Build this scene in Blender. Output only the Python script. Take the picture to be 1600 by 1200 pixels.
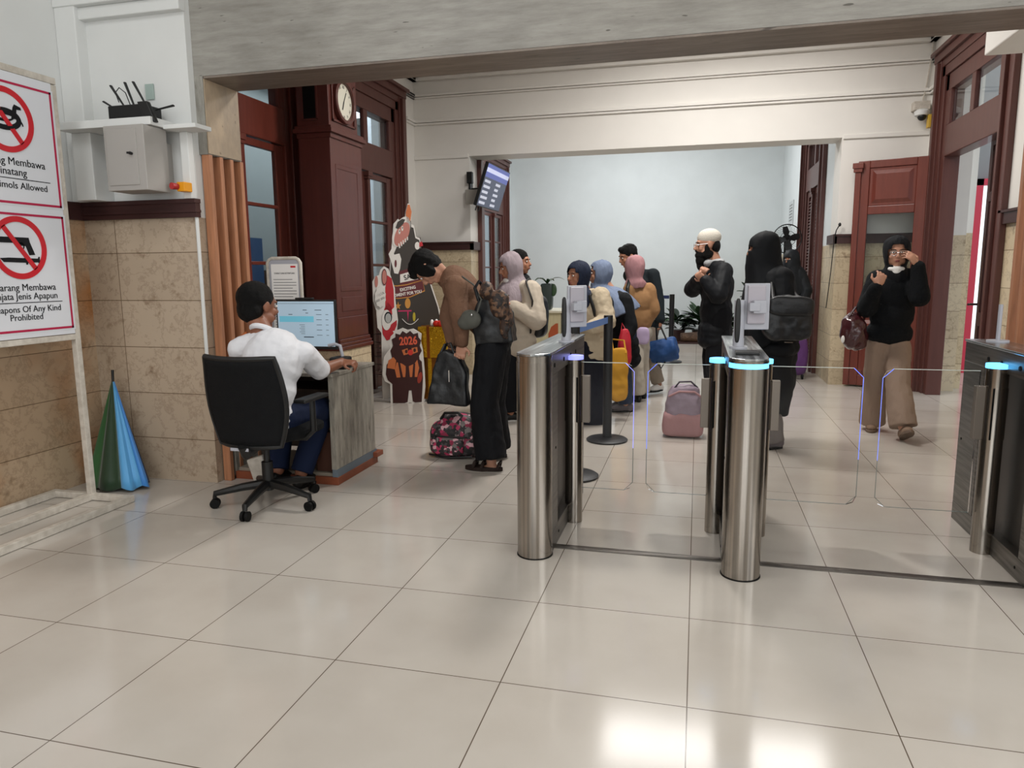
import bpy, bmesh, math, random
from mathutils import Vector, Matrix, Euler
V = Vector
R = math.radians
random.seed(7)
for o in list(bpy.data.objects): bpy.data.objects.remove(o)
scene = bpy.context.scene
COL = scene.collection

# ---------------------------------------------------------------- camera
CF, CYAW, CPITCH, CROLL, CH = 1131.0, 0.2503166, 0.1532772, -0.0086172, 1.33985
_f = V((-math.sin(CYAW)*math.cos(CPITCH), math.cos(CYAW)*math.cos(CPITCH), -math.sin(CPITCH)))
_r0 = V((math.cos(CYAW), math.sin(CYAW), 0)); _u0 = _r0.cross(_f)
_r = _r0*math.cos(CROLL)+_u0*math.sin(CROLL); _u = -_r0*math.sin(CROLL)+_u0*math.cos(CROLL)
cam_d = bpy.data.cameras.new('camera'); cam = bpy.data.objects.new('camera', cam_d); COL.objects.link(cam)
cam_d.sensor_width = 36; cam_d.lens = CF*36/1600; cam_d.clip_start = 0.05; cam_d.clip_end = 200
cam.matrix_world = Matrix(((_r.x, _u.x, -_f.x, 0), (_r.y, _u.y, -_f.y, 0), (_r.z, _u.z, -_f.z, CH), (0, 0, 0, 1)))
scene.camera = cam
def P(px, py, Y):
    """place measured on the photograph, at depth Y metres into the hall"""
    d = _f+_r*((px-800)/CF)-_u*((py-600)/CF)
    return V((0, 0, CH))+d*(Y/d.y)

# ---------------------------------------------------------------- world, lights, exposure
w = bpy.data.worlds.new('world'); scene.world = w; w.use_nodes = True
w.node_tree.nodes['Background'].inputs[0].default_value = (0.86, 0.93, 1.0, 1)
w.node_tree.nodes['Background'].inputs[1].default_value = 1.6
scene.view_settings.view_transform = 'Standard'; scene.view_settings.look = 'None'
scene.view_settings.exposure = 0.0; scene.view_settings.gamma = 1; scene.view_settings.use_curve_mapping = False
def area(name, loc, sx, sy, power, col=(1, 1, 1), rot=(0, 0, 0)):
    l = bpy.data.lights.new(name, 'AREA'); l.shape = 'RECTANGLE'; l.size = sx; l.size_y = sy; l.energy = power; l.color = col
    o = bpy.data.objects.new(name, l); COL.objects.link(o); o.location = loc; o.rotation_euler = rot
    return o
# lamps over the hall, the entrance side and the back room
area('hall_ceiling_light', (-0.6, 5.9, 3.93), 0.5, 0.5, 88, (1.0, 0.965, 0.92))
area('hall_ceiling_light', (0.3, 7.6, 3.93), 2.4, 0.8, 70, (1.0, 0.97, 0.94))
area('entrance_ceiling_light', (-2.2, 1.2, 3.93), 1.6, 1.6, 42, (0.95, 0.98, 1.0))
area('entrance_ceiling_light', (1.2, 0.6, 3.93), 1.6, 1.6, 30, (1.0, 0.98, 0.95))
area('entrance_ceiling_light', (-0.8, -3.0, 3.93), 3.0, 1.6, 50, (1.0, 0.98, 0.96))
area('rear_fill_light', (0.0, -6.9, 2.3), 5.5, 2.6, 165, (0.93, 0.97, 1.0), (R(90), 0, 0))  # unseen fill added behind the camera to brighten walls more than floor
area('side_fill_light', (4.15, 0.2, 2.3), 2.4, 4.5, 95, (0.93, 0.97, 1.0), (0, R(90), 0))  # added fill from the right to lift the left wall, no window built
area('back_room_ceiling_light', (-1.2, 12.4, 4.5), 2.0, 1.6, 160, (0.97, 0.99, 1.0))

# ---------------------------------------------------------------- materials
def lin(h):
    h = h.lstrip('#'); c = [int(h[i:i+2], 16)/255 for i in (0, 2, 4)]
    return tuple(x/12.92 if x <= .04045 else ((x+.055)/1.055)**2.4 for x in c)+(1,)
MATS = {}
def mat(name, col, rough=.5, metal=0, noise=0, nscale=8, col2=None, bump=0, bscale=40, stretch=None, coat=0, emit=0, ecol=None, spec=.5, trans=0, sheen=0, ior=1.45):
    if name in MATS: return MATS[name]
    m = bpy.data.materials.new(name); m.use_nodes = True; nt = m.node_tree; b = nt.nodes['Principled BSDF']
    spec = .22 if (rough >= .6 and spec == .5) else spec
    c = lin(col); b.inputs['Base Color'].default_value = c
    b.inputs['Roughness'].default_value = rough; b.inputs['Metallic'].default_value = metal
    b.inputs['Specular IOR Level'].default_value = spec; b.inputs['IOR'].default_value = ior
    b.inputs['Coat Weight'].default_value = coat; b.inputs['Transmission Weight'].default_value = trans
    b.inputs['Sheen Weight'].default_value = sheen
    if emit:
        b.inputs['Emission Color'].default_value = lin(ecol or col); b.inputs['Emission Strength'].default_value = emit
    tc = nt.nodes.new('ShaderNodeTexCoord'); mp = nt.nodes.new('ShaderNodeMapping')
    nt.links.new(tc.outputs['Object'], mp.inputs[0])
    if stretch: mp.inputs['Scale'].default_value = stretch
    if noise or col2:
        n = nt.nodes.new('ShaderNodeTexNoise'); n.inputs['Scale'].default_value = nscale; n.inputs['Detail'].default_value = 5
        nt.links.new(mp.outputs[0], n.inputs['Vector'])
        r = nt.nodes.new('ShaderNodeValToRGB'); r.color_ramp.elements[0].position = .35; r.color_ramp.elements[1].position = .65
        r.color_ramp.elements[0].color = lin(col2) if col2 else tuple(x*(1-noise) for x in c[:3])+(1,)
        r.color_ramp.elements[1].color = c
        nt.links.new(n.outputs['Fac'], r.inputs[0]); nt.links.new(r.outputs[0], b.inputs['Base Color'])
    if bump:
        n2 = nt.nodes.new('ShaderNodeTexNoise'); n2.inputs['Scale'].default_value = bscale; n2.inputs['Detail'].default_value = 3
        nt.links.new(mp.outputs[0], n2.inputs['Vector'])
        bp = nt.nodes.new('ShaderNodeBump'); bp.inputs['Strength'].default_value = bump; bp.inputs['Distance'].default_value = .02
        nt.links.new(n2.outputs['Fac'], bp.inputs['Height']); nt.links.new(bp.outputs[0], b.inputs['Normal'])
    MATS[name] = m; return m

def floor_mat():
    m = bpy.data.materials.new('floor_tiles'); m.use_nodes = True; nt = m.node_tree; b = nt.nodes['Principled BSDF']
    g = nt.nodes.new('ShaderNodeNewGeometry'); mp = nt.nodes.new('ShaderNodeMapping'); nt.links.new(g.outputs['Position'], mp.inputs[0])
    mp.inputs['Location'].default_value = (-0.0055+60, -0.1349+60-.2, 0)
    br = nt.nodes.new('ShaderNodeTexBrick'); nt.links.new(mp.outputs[0], br.inputs['Vector'])
    mp.inputs['Location'].default_value = (-0.0055+60, -2.7349+60, 0)
    br.offset = 0; br.offset_frequency = 1; br.squash = 1
    br.inputs['Scale'].default_value = 1; br.inputs['Brick Width'].default_value = .6; br.inputs['Row Height'].default_value = .6
    br.inputs['Mortar Size'].default_value = .0022; br.inputs['Mortar Smooth'].default_value = .3; br.inputs['Bias'].default_value = 0
    br.inputs['Color1'].default_value = lin('#c1bab1'); br.inputs['Color2'].default_value = lin('#bcb5ac'); br.inputs['Mortar'].default_value = lin('#5f5347')
    n = nt.nodes.new('ShaderNodeTexNoise'); n.inputs['Scale'].default_value = 2.2; n.inputs['Detail'].default_value = 6; nt.links.new(g.outputs['Position'], n.inputs['Vector'])
    mx = nt.nodes.new('ShaderNodeMixRGB'); mx.blend_type = 'MULTIPLY'; mx.inputs[0].default_value = .35
    r = nt.nodes.new('ShaderNodeValToRGB'); r.color_ramp.elements[0].color = (.72, .68, .64, 1); r.color_ramp.elements[1].color = (1, 1, 1, 1)
    r.color_ramp.elements[0].position = .3; r.color_ramp.elements[1].position = .6
    nt.links.new(n.outputs['Fac'], r.inputs[0]); nt.links.new(br.outputs['Color'], mx.inputs[1]); nt.links.new(r.outputs[0], mx.inputs[2])
    nt.links.new(mx.outputs[0], b.inputs['Base Color'])
    b.inputs['Roughness'].default_value = .13; b.inputs['IOR'].default_value = 1.55
    return m

def marble_mat(name, axis, col='#bfad98', col2='#a8947e', warm=False):
    """travertine slabs, 0.3 m high; axis = the wall's horizontal axis"""
    m = bpy.data.materials.new(name); m.use_nodes = True; nt = m.node_tree; b = nt.nodes['Principled BSDF']; L = nt.links.new
    g = nt.nodes.new('ShaderNodeNewGeometry'); sp = nt.nodes.new('ShaderNodeSeparateXYZ'); L(g.outputs['Position'], sp.inputs[0])
    cb = nt.nodes.new('ShaderNodeCombineXYZ'); L(sp.outputs[axis], cb.inputs[0]); L(sp.outputs['Z'], cb.inputs[1])
    mp = nt.nodes.new('ShaderNodeMapping'); mp.inputs['Location'].default_value = (32.12, 29.72+.3, 0); L(cb.outputs[0], mp.inputs[0])
    br = nt.nodes.new('ShaderNodeTexBrick'); L(mp.outputs[0], br.inputs['Vector']); br.offset = 0
    br.inputs['Scale'].default_value = 1; br.inputs['Brick Width'].default_value = .95; br.inputs['Row Height'].default_value = .3
    br.inputs['Mortar Size'].default_value = .003; br.inputs['Mortar Smooth'].default_value = .4
    br.inputs['Color1'].default_value = (1, 1, 1, 1); br.inputs['Color2'].default_value = (.86, .84, .82, 1); br.inputs['Mortar'].default_value = (.3, .25, .2, 1)
    n = nt.nodes.new('ShaderNodeTexNoise'); n.inputs['Scale'].default_value = 11; n.inputs['Detail'].default_value = 9; n.inputs['Roughness'].default_value = .62; n.inputs['Distortion'].default_value = .25
    L(g.outputs['Position'], n.inputs['Vector'])
    r = nt.nodes.new('ShaderNodeValToRGB'); e = r.color_ramp.elements
    e[0].position = .33; e[0].color = lin(col2); e[1].position = .56; e[1].color = lin(col)
    e2 = r.color_ramp.elements.new(.26); e2.color = lin('#83705c')
    e3 = r.color_ramp.elements.new(.42); e3.color = lin(col)
    L(n.outputs['Fac'], r.inputs[0])
    n2 = nt.nodes.new('ShaderNodeTexNoise'); n2.inputs['Scale'].default_value = 6.5; n2.inputs['Detail'].default_value = 9; n2.inputs['Roughness'].default_value = .7; n2.inputs['Distortion'].default_value = .3
    L(g.outputs['Position'], n2.inputs['Vector'])
    r2 = nt.nodes.new('ShaderNodeValToRGB'); r2.color_ramp.elements[0].position = .47; r2.color_ramp.elements[0].color = (0, 0, 0, 1); r2.color_ramp.elements[1].position = .5; r2.color_ramp.elements[1].color = (1, 1, 1, 1)
    ee = r2.color_ramp.elements.new(.53); ee.color = (0, 0, 0, 1); L(n2.outputs['Fac'], r2.inputs[0])
    m0 = nt.nodes.new('ShaderNodeMixRGB'); m0.inputs[2].default_value = lin('#7d6550'); L(r.outputs[0], m0.inputs[1])
    mu = nt.nodes.new('ShaderNodeMath'); mu.operation = 'MULTIPLY'; mu.inputs[1].default_value = .36; L(r2.outputs[0], mu.inputs[0]); L(mu.outputs[0], m0.inputs[0])
    mx = nt.nodes.new('ShaderNodeMixRGB'); mx.blend_type = 'MULTIPLY'; mx.inputs[0].default_value = 1; L(m0.outputs[0], mx.inputs[1]); L(br.outputs['Color'], mx.inputs[2])
    last = mx
    if warm:   # broad patches of a warmer orange tone
        n3 = nt.nodes.new('ShaderNodeTexNoise'); n3.inputs['Scale'].default_value = 1.7; n3.inputs['Detail'].default_value = 4; L(g.outputs['Position'], n3.inputs['Vector'])
        r3 = nt.nodes.new('ShaderNodeValToRGB'); r3.color_ramp.elements[0].position = .4; r3.color_ramp.elements[1].position = .62; L(n3.outputs['Fac'], r3.inputs[0])
        m3 = nt.nodes.new('ShaderNodeMixRGB'); m3.blend_type = 'MULTIPLY'; L(r3.outputs[0], m3.inputs[0]); L(mx.outputs[0], m3.inputs[1]); m3.inputs[2].default_value = lin('#e8b98c'); last = m3
    L(last.outputs[0], b.inputs['Base Color']); b.inputs['Roughness'].default_value = .38
    return m

def laminate_mat(name, stretch, c1='#a5a29a', c2='#77736b', nscale=5):
    """grey weathered concrete / plank laminate with streaks and dark specks"""
    m = bpy.data.materials.new(name); m.use_nodes = True; nt = m.node_tree; b = nt.nodes['Principled BSDF']; L = nt.links.new
    g = nt.nodes.new('ShaderNodeNewGeometry'); mp = nt.nodes.new('ShaderNodeMapping'); mp.inputs['Scale'].default_value = stretch; L(g.outputs['Position'], mp.inputs[0])
    n = nt.nodes.new('ShaderNodeTexNoise'); n.inputs['Scale'].default_value = nscale; n.inputs['Detail'].default_value = 10; n.inputs['Roughness'].default_value = .7; L(mp.outputs[0], n.inputs['Vector'])
    r = nt.nodes.new('ShaderNodeValToRGB'); r.color_ramp.elements[0].position = .32; r.color_ramp.elements[0].color = lin(c2); r.color_ramp.elements[1].position = .62; r.color_ramp.elements[1].color = lin(c1)
    e = r.color_ramp.elements.new(.26); e.color = lin('#4d4a45'); L(n.outputs['Fac'], r.inputs[0])
    n2 = nt.nodes.new('ShaderNodeTexNoise'); n2.inputs['Scale'].default_value = 1.6; n2.inputs['Detail'].default_value = 3; L(g.outputs['Position'], n2.inputs['Vector'])
    r2 = nt.nodes.new('ShaderNodeValToRGB'); r2.color_ramp.elements[0].position = .35; r2.color_ramp.elements[0].color = (.7, .69, .68, 1); r2.color_ramp.elements[1].position = .65; r2.color_ramp.elements[1].color = (1, 1, 1, 1); L(n2.outputs['Fac'], r2.inputs[0])
    mx = nt.nodes.new('ShaderNodeMixRGB'); mx.blend_type = 'MULTIPLY'; mx.inputs[0].default_value = .8; L(r.outputs[0], mx.inputs[1]); L(r2.outputs[0], mx.inputs[2])
    mp2 = nt.nodes.new('ShaderNodeMapping'); mp2.inputs['Scale'].default_value = tuple(v*(1 if v < 2 else .6) for v in stretch); L(g.outputs['Position'], mp2.inputs[0])
    n3 = nt.nodes.new('ShaderNodeTexNoise'); n3.inputs['Scale'].default_value = 16; n3.inputs['Detail'].default_value = 1; L(mp2.outputs[0], n3.inputs['Vector'])
    r3 = nt.nodes.new('ShaderNodeValToRGB'); r3.color_ramp.elements[0].position = .73; r3.color_ramp.elements[0].color = (1, 1, 1, 1); r3.color_ramp.elements[1].position = .78; r3.color_ramp.elements[1].color = (.35, .33, .31, 1); L(n3.outputs['Fac'], r3.inputs[0])
    m4 = nt.nodes.new('ShaderNodeMixRGB'); m4.blend_type = 'MULTIPLY'; m4.inputs[0].default_value = 1; L(mx.outputs[0], m4.inputs[1]); L(r3.outputs[0], m4.inputs[2])
    L(m4.outputs[0], b.inputs['Base Color']); b.inputs['Roughness'].default_value = .45
    return m

def check_mat(name, cols, scale):
    """printed fabric: random coloured patches"""
    m = bpy.data.materials.new(name); m.use_nodes = True; nt = m.node_tree; b = nt.nodes['Principled BSDF']; L = nt.links.new
    tc = nt.nodes.new('ShaderNodeTexCoord'); v = nt.nodes.new('ShaderNodeTexVoronoi'); v.inputs['Scale'].default_value = scale; v.distance = 'MANHATTAN'; L(tc.outputs['Object'], v.inputs['Vector'])
    s = nt.nodes.new('ShaderNodeSeparateColor'); L(v.outputs['Color'], s.inputs[0])
    r = nt.nodes.new('ShaderNodeValToRGB'); r.color_ramp.interpolation = 'CONSTANT'
    r.color_ramp.elements[0].color = lin(cols[0]); r.color_ramp.elements[0].position = 0
    r.color_ramp.elements[1].color = lin(cols[1]); r.color_ramp.elements[1].position = 1/len(cols)
    for i in range(2, len(cols)):
        e = r.color_ramp.elements.new(i/len(cols)); e.color = lin(cols[i])
    L(s.outputs[0], r.inputs[0]); L(r.outputs[0], b.inputs['Base Color']); b.inputs['Roughness'].default_value = .6
    MATS[name] = m; return m

def steel_mat(name, col, rough, streak):
    m = bpy.data.materials.new(name); m.use_nodes = True; nt = m.node_tree; b = nt.nodes['Principled BSDF']; L = nt.links.new
    g = nt.nodes.new('ShaderNodeNewGeometry'); mp = nt.nodes.new('ShaderNodeMapping'); mp.inputs['Scale'].default_value = streak; L(g.outputs['Position'], mp.inputs[0])
    n = nt.nodes.new('ShaderNodeTexNoise'); n.inputs['Scale'].default_value = 1; n.inputs['Detail'].default_value = 4; L(mp.outputs[0], n.inputs['Vector'])
    r = nt.nodes.new('ShaderNodeMapRange'); r.inputs['To Min'].default_value = rough-.07; r.inputs['To Max'].default_value = rough+.1; L(n.outputs['Fac'], r.inputs[0]); L(r.outputs[0], b.inputs['Roughness'])
    cr = nt.nodes.new('ShaderNodeValToRGB'); c = lin(col); cr.color_ramp.elements[0].color = tuple(x*.5 for x in c[:3])+(1,); cr.color_ramp.elements[1].color = c  # strong colour streaks paint in the columns' reflections, on top of brushed grain
    cr.color_ramp.elements[0].position = .35; cr.color_ramp.elements[1].position = .65; L(n.outputs['Fac'], cr.inputs[0]); L(cr.outputs[0], b.inputs['Base Color'])
    b.inputs['Metallic'].default_value = 1; b.inputs['Anisotropic'].default_value = .5
    return m

M_white = mat('white_paint', '#dfe0de', .6, noise=.04, nscale=3)
M_cool = mat('cool_white_paint', '#dadfe0', .6, noise=.04, nscale=3)
M_cream = mat('cream_paint', '#e4e1db', .6, noise=.03, nscale=3)
M_floor = floor_mat()
M_marX = marble_mat('travertine_along_x', 'X'); M_marY = marble_mat('travertine_along_y', 'Y', '#bfa68a', '#a58c70', True)
M_marB = marble_mat('travertine_pale', 'X', '#cdbd9f', '#a9967a')
M_marP = marble_mat('travertine_pale_side', 'Y', '#d8c8aa', '#b7a486')
M_trim = mat('dark_trim_wood', '#3f2422', .4, noise=.2, nscale=6, stretch=(1, 1, 6))
M_red = mat('red_brown_wood', '#70352a', .32, noise=.18, nscale=5, stretch=(6, 6, .6), coat=.2)
M_redd = mat('red_brown_wood_dull', '#59332d', .4, noise=.15, nscale=5, stretch=(6, 6, .6), coat=.1)
M_dark = mat('dark_mahogany', '#3a2220', .35, noise=.2, nscale=5, stretch=(6, 6, .6))
M_case = mat('case_mahogany', '#5a2c26', .35, noise=.18, nscale=5, stretch=(6, 6, .6), coat=.15)
M_slat = mat('slat_timber', '#b27a58', .5, noise=.25, nscale=6, stretch=(8, 8, .7))
M_lamB = laminate_mat('grey_laminate_beam', (.8, 1, 6), '#a19e97', '#86827b', 4); M_lamV = laminate_mat('grey_laminate_upright', (5, 5, 1))
M_lamU = laminate_mat('brown_laminate_soffit', (.6, 6, 1), '#8b7f74', '#6a5e55')
M_lamS = laminate_mat('tan_laminate_cheek', (2, 2, 1), '#bda78b', '#8f8272', 2)
M_lamD = laminate_mat('desk_laminate', (6, 6, 1), '#b3ada0', '#77716a')
M_steel = steel_mat('brushed_steel', '#b3aca4', .17, (50, 50, .3))
M_steelf = steel_mat('brushed_steel_flat', '#8f8b86', .32, (3, 3, 60))
M_steelt = steel_mat('brushed_steel_top', '#c4c8ca', .22, (60, 2, 2))
M_steeld = mat('dark_steel_panel', '#5b5754', .35, .85)
M_black = mat('black_plastic', '#131313', .45)
M_mesh = mat('black_mesh_fabric', '#0e0f11', .8, bump=.3, bscale=300)
M_rubber = mat('black_rubber', '#0b0b0b', .6)
M_chrome = mat('chrome', '#d5d5d5', .12, 1)
M_hole = mat('black_hole', '#050505', .7)
M_glass = mat('clear_glass', '#ffffff', 0.0, trans=1, ior=1.12)
M_pane = mat('window_glass', '#eef3f4', 0.02, trans=1, ior=1.2)
M_led = mat('cyan_light', '#5fc8ff', .4, emit=3.2, ecol='#55b4ff')
M_led2 = mat('blue_light', '#5a70ff', .4, emit=1.0, ecol='#6f8cf5')
M_ledw = mat('pale_blue_light', '#9aa0ff', .4, emit=1.2, ecol='#8a90f5')
M_skin = mat('skin', '#a8745a', .5, noise=.08, nscale=12)
M_skin2 = mat('skin_tan', '#8a5a44', .5, noise=.08, nscale=12)
M_skin3 = mat('skin_light', '#bb8a72', .5, noise=.08, nscale=12)
M_hair = mat('black_hair', '#0b0a0a', .62, bump=.6, bscale=120, stretch=(1, 1, 4))
M_eyew = mat('eye_white', '#e6e0da', .3); M_eyeb = mat('dark_iris', '#1a100c', .2); M_lip = mat('lips', '#8a4a44', .5)
M_paper = mat('white_paper', '#e8e6e3', .6)
M_ink = mat('black_ink', '#17181b', .6)
M_signw = mat('sign_white', '#d9dbe0', .28)
M_signr = mat('sign_red', '#c5202b', .35)
M_signm = mat('sign_border_red', '#b01c45', .4)
M_stand = mat('chipped_white_paint', '#cfc8bd', .5, col2='#b9b1a5', nscale=25)
M_grey = mat('box_grey', '#a5a19c', .45)
M_greyl = mat('light_grey_plastic', '#a9aab2', .4)
M_orange = mat('safety_yellow', '#e59a18', .4)
M_leaf = mat('leaf_green', '#2f4a2c', .45, noise=.4, nscale=9)
M_leafd = mat('leaf_dark', '#16281a', .5, noise=.4, nscale=12)

# ---------------------------------------------------------------- helpers
class MB:
    def __init__(s): s.bm = bmesh.new()
    def _add(s, vs, fs):
        v = [s.bm.verts.new(x) for x in vs]
        for f in fs:
            try: s.bm.faces.new([v[i] for i in f])
            except ValueError: pass
        return s
    def box(s, a, b, M=None):
        x0, y0, z0 = [min(p, q) for p, q in zip(a, b)]; x1, y1, z1 = [max(p, q) for p, q in zip(a, b)]
        vs = [V(p) for p in ((x0, y0, z0), (x1, y0, z0), (x1, y1, z0), (x0, y1, z0), (x0, y0, z1), (x1, y0, z1), (x1, y1, z1), (x0, y1, z1))]
        if M: vs = [M @ p for p in vs]
        return s._add(vs, [(0, 3, 2, 1), (4, 5, 6, 7), (0, 1, 5, 4), (1, 2, 6, 5), (2, 3, 7, 6), (3, 0, 4, 7)])
    def tube(s, pts, rs, seg=12, caps=True, sq=1.0):
        pts = [V(p) for p in pts]
        if not isinstance(rs, (list, tuple)): rs = [rs]*len(pts)
        rings = []; prev = None
        for i, p in enumerate(pts):
            d = (pts[min(i+1, len(pts)-1)]-pts[max(i-1, 0)]).normalized()
            a = prev-d*prev.dot(d) if prev else (V((0, 0, 1)) if abs(d.z) < .9 else V((1, 0, 0)))
            a = (a-d*a.dot(d)).normalized(); b = d.cross(a); prev = a
            rings.append([s.bm.verts.new(p+(a*math.cos(t)*sq+b*math.sin(t))*rs[i]) for t in [2*math.pi*k/seg for k in range(seg)]])
        for r0, r1 in zip(rings, rings[1:]):
            for k in range(seg): s.bm.faces.new((r0[k], r0[(k+1) % seg], r1[(k+1) % seg], r1[k]))
        if caps: s.bm.faces.new(rings[0][::-1]); s.bm.faces.new(rings[-1])
        return s
    def ell(s, c, ax, seg=16, rings=10):
        """ellipsoid, ax = three half-axis vectors (or radii)"""
        if not isinstance(ax[0], Vector): ax = (V((ax[0], 0, 0)), V((0, ax[1], 0)), V((0, 0, ax[2])))
        c = V(c); rows = []
        for i in range(1, rings):
            t = math.pi*i/rings
            rows.append([s.bm.verts.new(c+ax[0]*math.sin(t)*math.cos(2*math.pi*k/seg)+ax[1]*math.sin(t)*math.sin(2*math.pi*k/seg)+ax[2]*math.cos(t)) for k in range(seg)])
        top = s.bm.verts.new(c+ax[2]); bot = s.bm.verts.new(c-ax[2])
        for r0, r1 in zip(rows, rows[1:]):
            for k in range(seg): s.bm.faces.new((r0[k], r1[k], r1[(k+1) % seg], r0[(k+1) % seg]))
        for k in range(seg):
            s.bm.faces.new((top, rows[0][k], rows[0][(k+1) % seg])); s.bm.faces.new((bot, rows[-1][(k+1) % seg], rows[-1][k]))
        return s
    def cap(s, p0, p1, r0, r1, seg=12):
        s.tube([p0, p1], [r0, r1], seg); s.ell(p0, (r0,)*3, seg, 8); s.ell(p1, (r1,)*3, seg, 8); return s
    def chain(s, pts, rs, seg=12):
        for i in range(len(pts)-1): s.cap(V(pts[i]), V(pts[i+1]), rs[i], rs[i+1], seg)
        return s
    def prism(s, poly, M, t):
        """polygon in local xy, extruded t along local z, placed by matrix M"""
        n = len(poly); a = [M @ V((x, y, 0)) for x, y in poly]; b = [M @ V((x, y, t)) for x, y in poly]
        fs = [tuple(range(n))[::-1], tuple(range(n, 2*n))]+[(i, (i+1) % n, n+(i+1) % n, n+i) for i in range(n)]
        return s._add(a+b, fs)
    def cyl(s, c, r, z0, z1, seg=32):
        return s.tube([(c[0], c[1], z0), (c[0], c[1], z1)], r, seg)
    def lathe(s, c, prof, seg=24, ax=None):
        c = V(c); rows = []
        for r, z in prof: rows.append([s.bm.verts.new(c+V((r*math.cos(2*math.pi*k/seg), r*math.sin(2*math.pi*k/seg), z))) for k in range(seg)])
        for r0, r1 in zip(rows, rows[1:]):
            for k in range(seg): s.bm.faces.new((r0[k], r0[(k+1) % seg], r1[(k+1) % seg], r1[k]))
        s.bm.faces.new(rows[0][::-1]); s.bm.faces.new(rows[-1]); return s
    def build(s, name, m, parent=None, smooth=False, bevel=0, seg=2, auto=True, label=None):
        bmesh.ops.recalc_face_normals(s.bm, faces=s.bm.faces)
        me = bpy.data.meshes.new(name); s.bm.to_mesh(me); s.bm.free(); me.materials.append(m)
        if smooth:
            for p in me.polygons: p.use_smooth = True
            if auto:
                try: me.set_sharp_from_angle(angle=R(40))
                except Exception: pass
        o = bpy.data.objects.new(name, me); COL.objects.link(o)
        if parent: attach(o, parent)
        if bevel:
            b = o.modifiers.new('bevel', 'BEVEL'); b.width = bevel; b.segments = seg; b.limit_method = 'ANGLE'; b.angle_limit = R(40)
        if label: o['label'] = label
        return o
def attach(o, parent):
    o.parent = parent
    if parent.type == 'EMPTY': o.matrix_parent_inverse = Matrix.Translation(-parent.location)
def tag(o, label, cat, group=None):
    o['label'] = label; o['category'] = cat
    if group: o['group'] = group
    return o
def thing(name, label, cat, loc=(0, 0, 0), group=None):
    o = bpy.data.objects.new(name, None); COL.objects.link(o); o.location = loc; o.empty_display_size = .1
    return tag(o, label, cat, group)
def struct(o): o['kind'] = 'structure'; return o
def sbox(name, a, b, m, bevel=0, parent=None):
    o = MB().box(a, b).build(name, m, parent, bevel=bevel)
    if not parent: struct(o)
    return o
def blob(mb, name, m, parent=None, voxel=.009, smooth=4, disp=0, dscale=.12, label=None):
    """closed shapes fused into one continuous skin"""
    o = mb.build(name, m, parent, smooth=True, auto=False, label=label)
    r = o.modifiers.new('fuse', 'REMESH'); r.mode = 'VOXEL'; r.voxel_size = voxel; r.use_smooth_shade = True
    if smooth:
        s = o.modifiers.new('soften', 'SMOOTH'); s.iterations = smooth; s.factor = .5
    if disp:
        t = bpy.data.textures.new('folds', 'CLOUDS'); t.noise_scale = dscale; t.noise_depth = 1
        d = o.modifiers.new('folds', 'DISPLACE'); d.texture = t; d.strength = disp; d.mid_level = .5; d.texture_coords = 'GLOBAL'
    return o
def frameM(o, x, y):
    """matrix with origin o, local x and y directions, z = x cross y"""
    x = V(x).normalized(); y = V(y); y = (y-x*y.dot(x)).normalized(); z = x.cross(y); o = V(o)
    return Matrix(((x.x, y.x, z.x, o.x), (x.y, y.y, z.y, o.y), (x.z, y.z, z.z, o.z), (0, 0, 0, 1)))
def text(s, M, size, m, parent, name='lettering', align='CENTER', ext=.0008, width=None, bold=0):
    c = bpy.data.curves.new(name, 'FONT'); c.body = s; c.size = size; c.align_x = align; c.align_y = 'CENTER'; c.extrude = ext; c.offset = bold; c.resolution_u = 3
    t = bpy.data.objects.new(name, c); COL.objects.link(t); bpy.context.view_layer.update()
    me = bpy.data.meshes.new_from_object(t.evaluated_get(bpy.context.evaluated_depsgraph_get())); bpy.data.objects.remove(t)
    xs = [v.co.x for v in me.vertices]; sc = width/(max(xs)-min(xs)) if (width and xs) else 1
    for v in me.vertices: v.co = M @ V((v.co.x*sc, v.co.y, v.co.z))
    me.materials.clear(); me.materials.append(m); o = bpy.data.objects.new(name, me); COL.objects.link(o); attach(o, parent); return o
def disc(mb, M, r, t, seg=32, rx=1, ry=1, x=0, y=0, rin=0):
    if not rin: return mb.prism([(x+r*rx*math.cos(2*math.pi*k/seg), y+r*ry*math.sin(2*math.pi*k/seg)) for k in range(seg)], M, t)
    vs = []
    for z in (0, t):
        for q in (rin, r):
            vs += [M @ V((x+q*math.cos(2*math.pi*k/seg), y+q*math.sin(2*math.pi*k/seg), z)) for k in range(seg)]
    fs = []
    for k in range(seg):
        j = (k+1) % seg; n = seg
        fs += [(k, j, n+j, n+k), (2*n+k, 3*n+k, 3*n+j, 2*n+j), (k, 2*n+k, 2*n+j, j), (n+k, n+j, 3*n+j, 3*n+k)]
    return mb._add(vs, fs)
# ================================================================ THE SETTING
sbox('floor', (-8, -7.5, -.1), (9, 20, 0), M_floor)
TZ = (1.69, 1.80)
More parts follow.
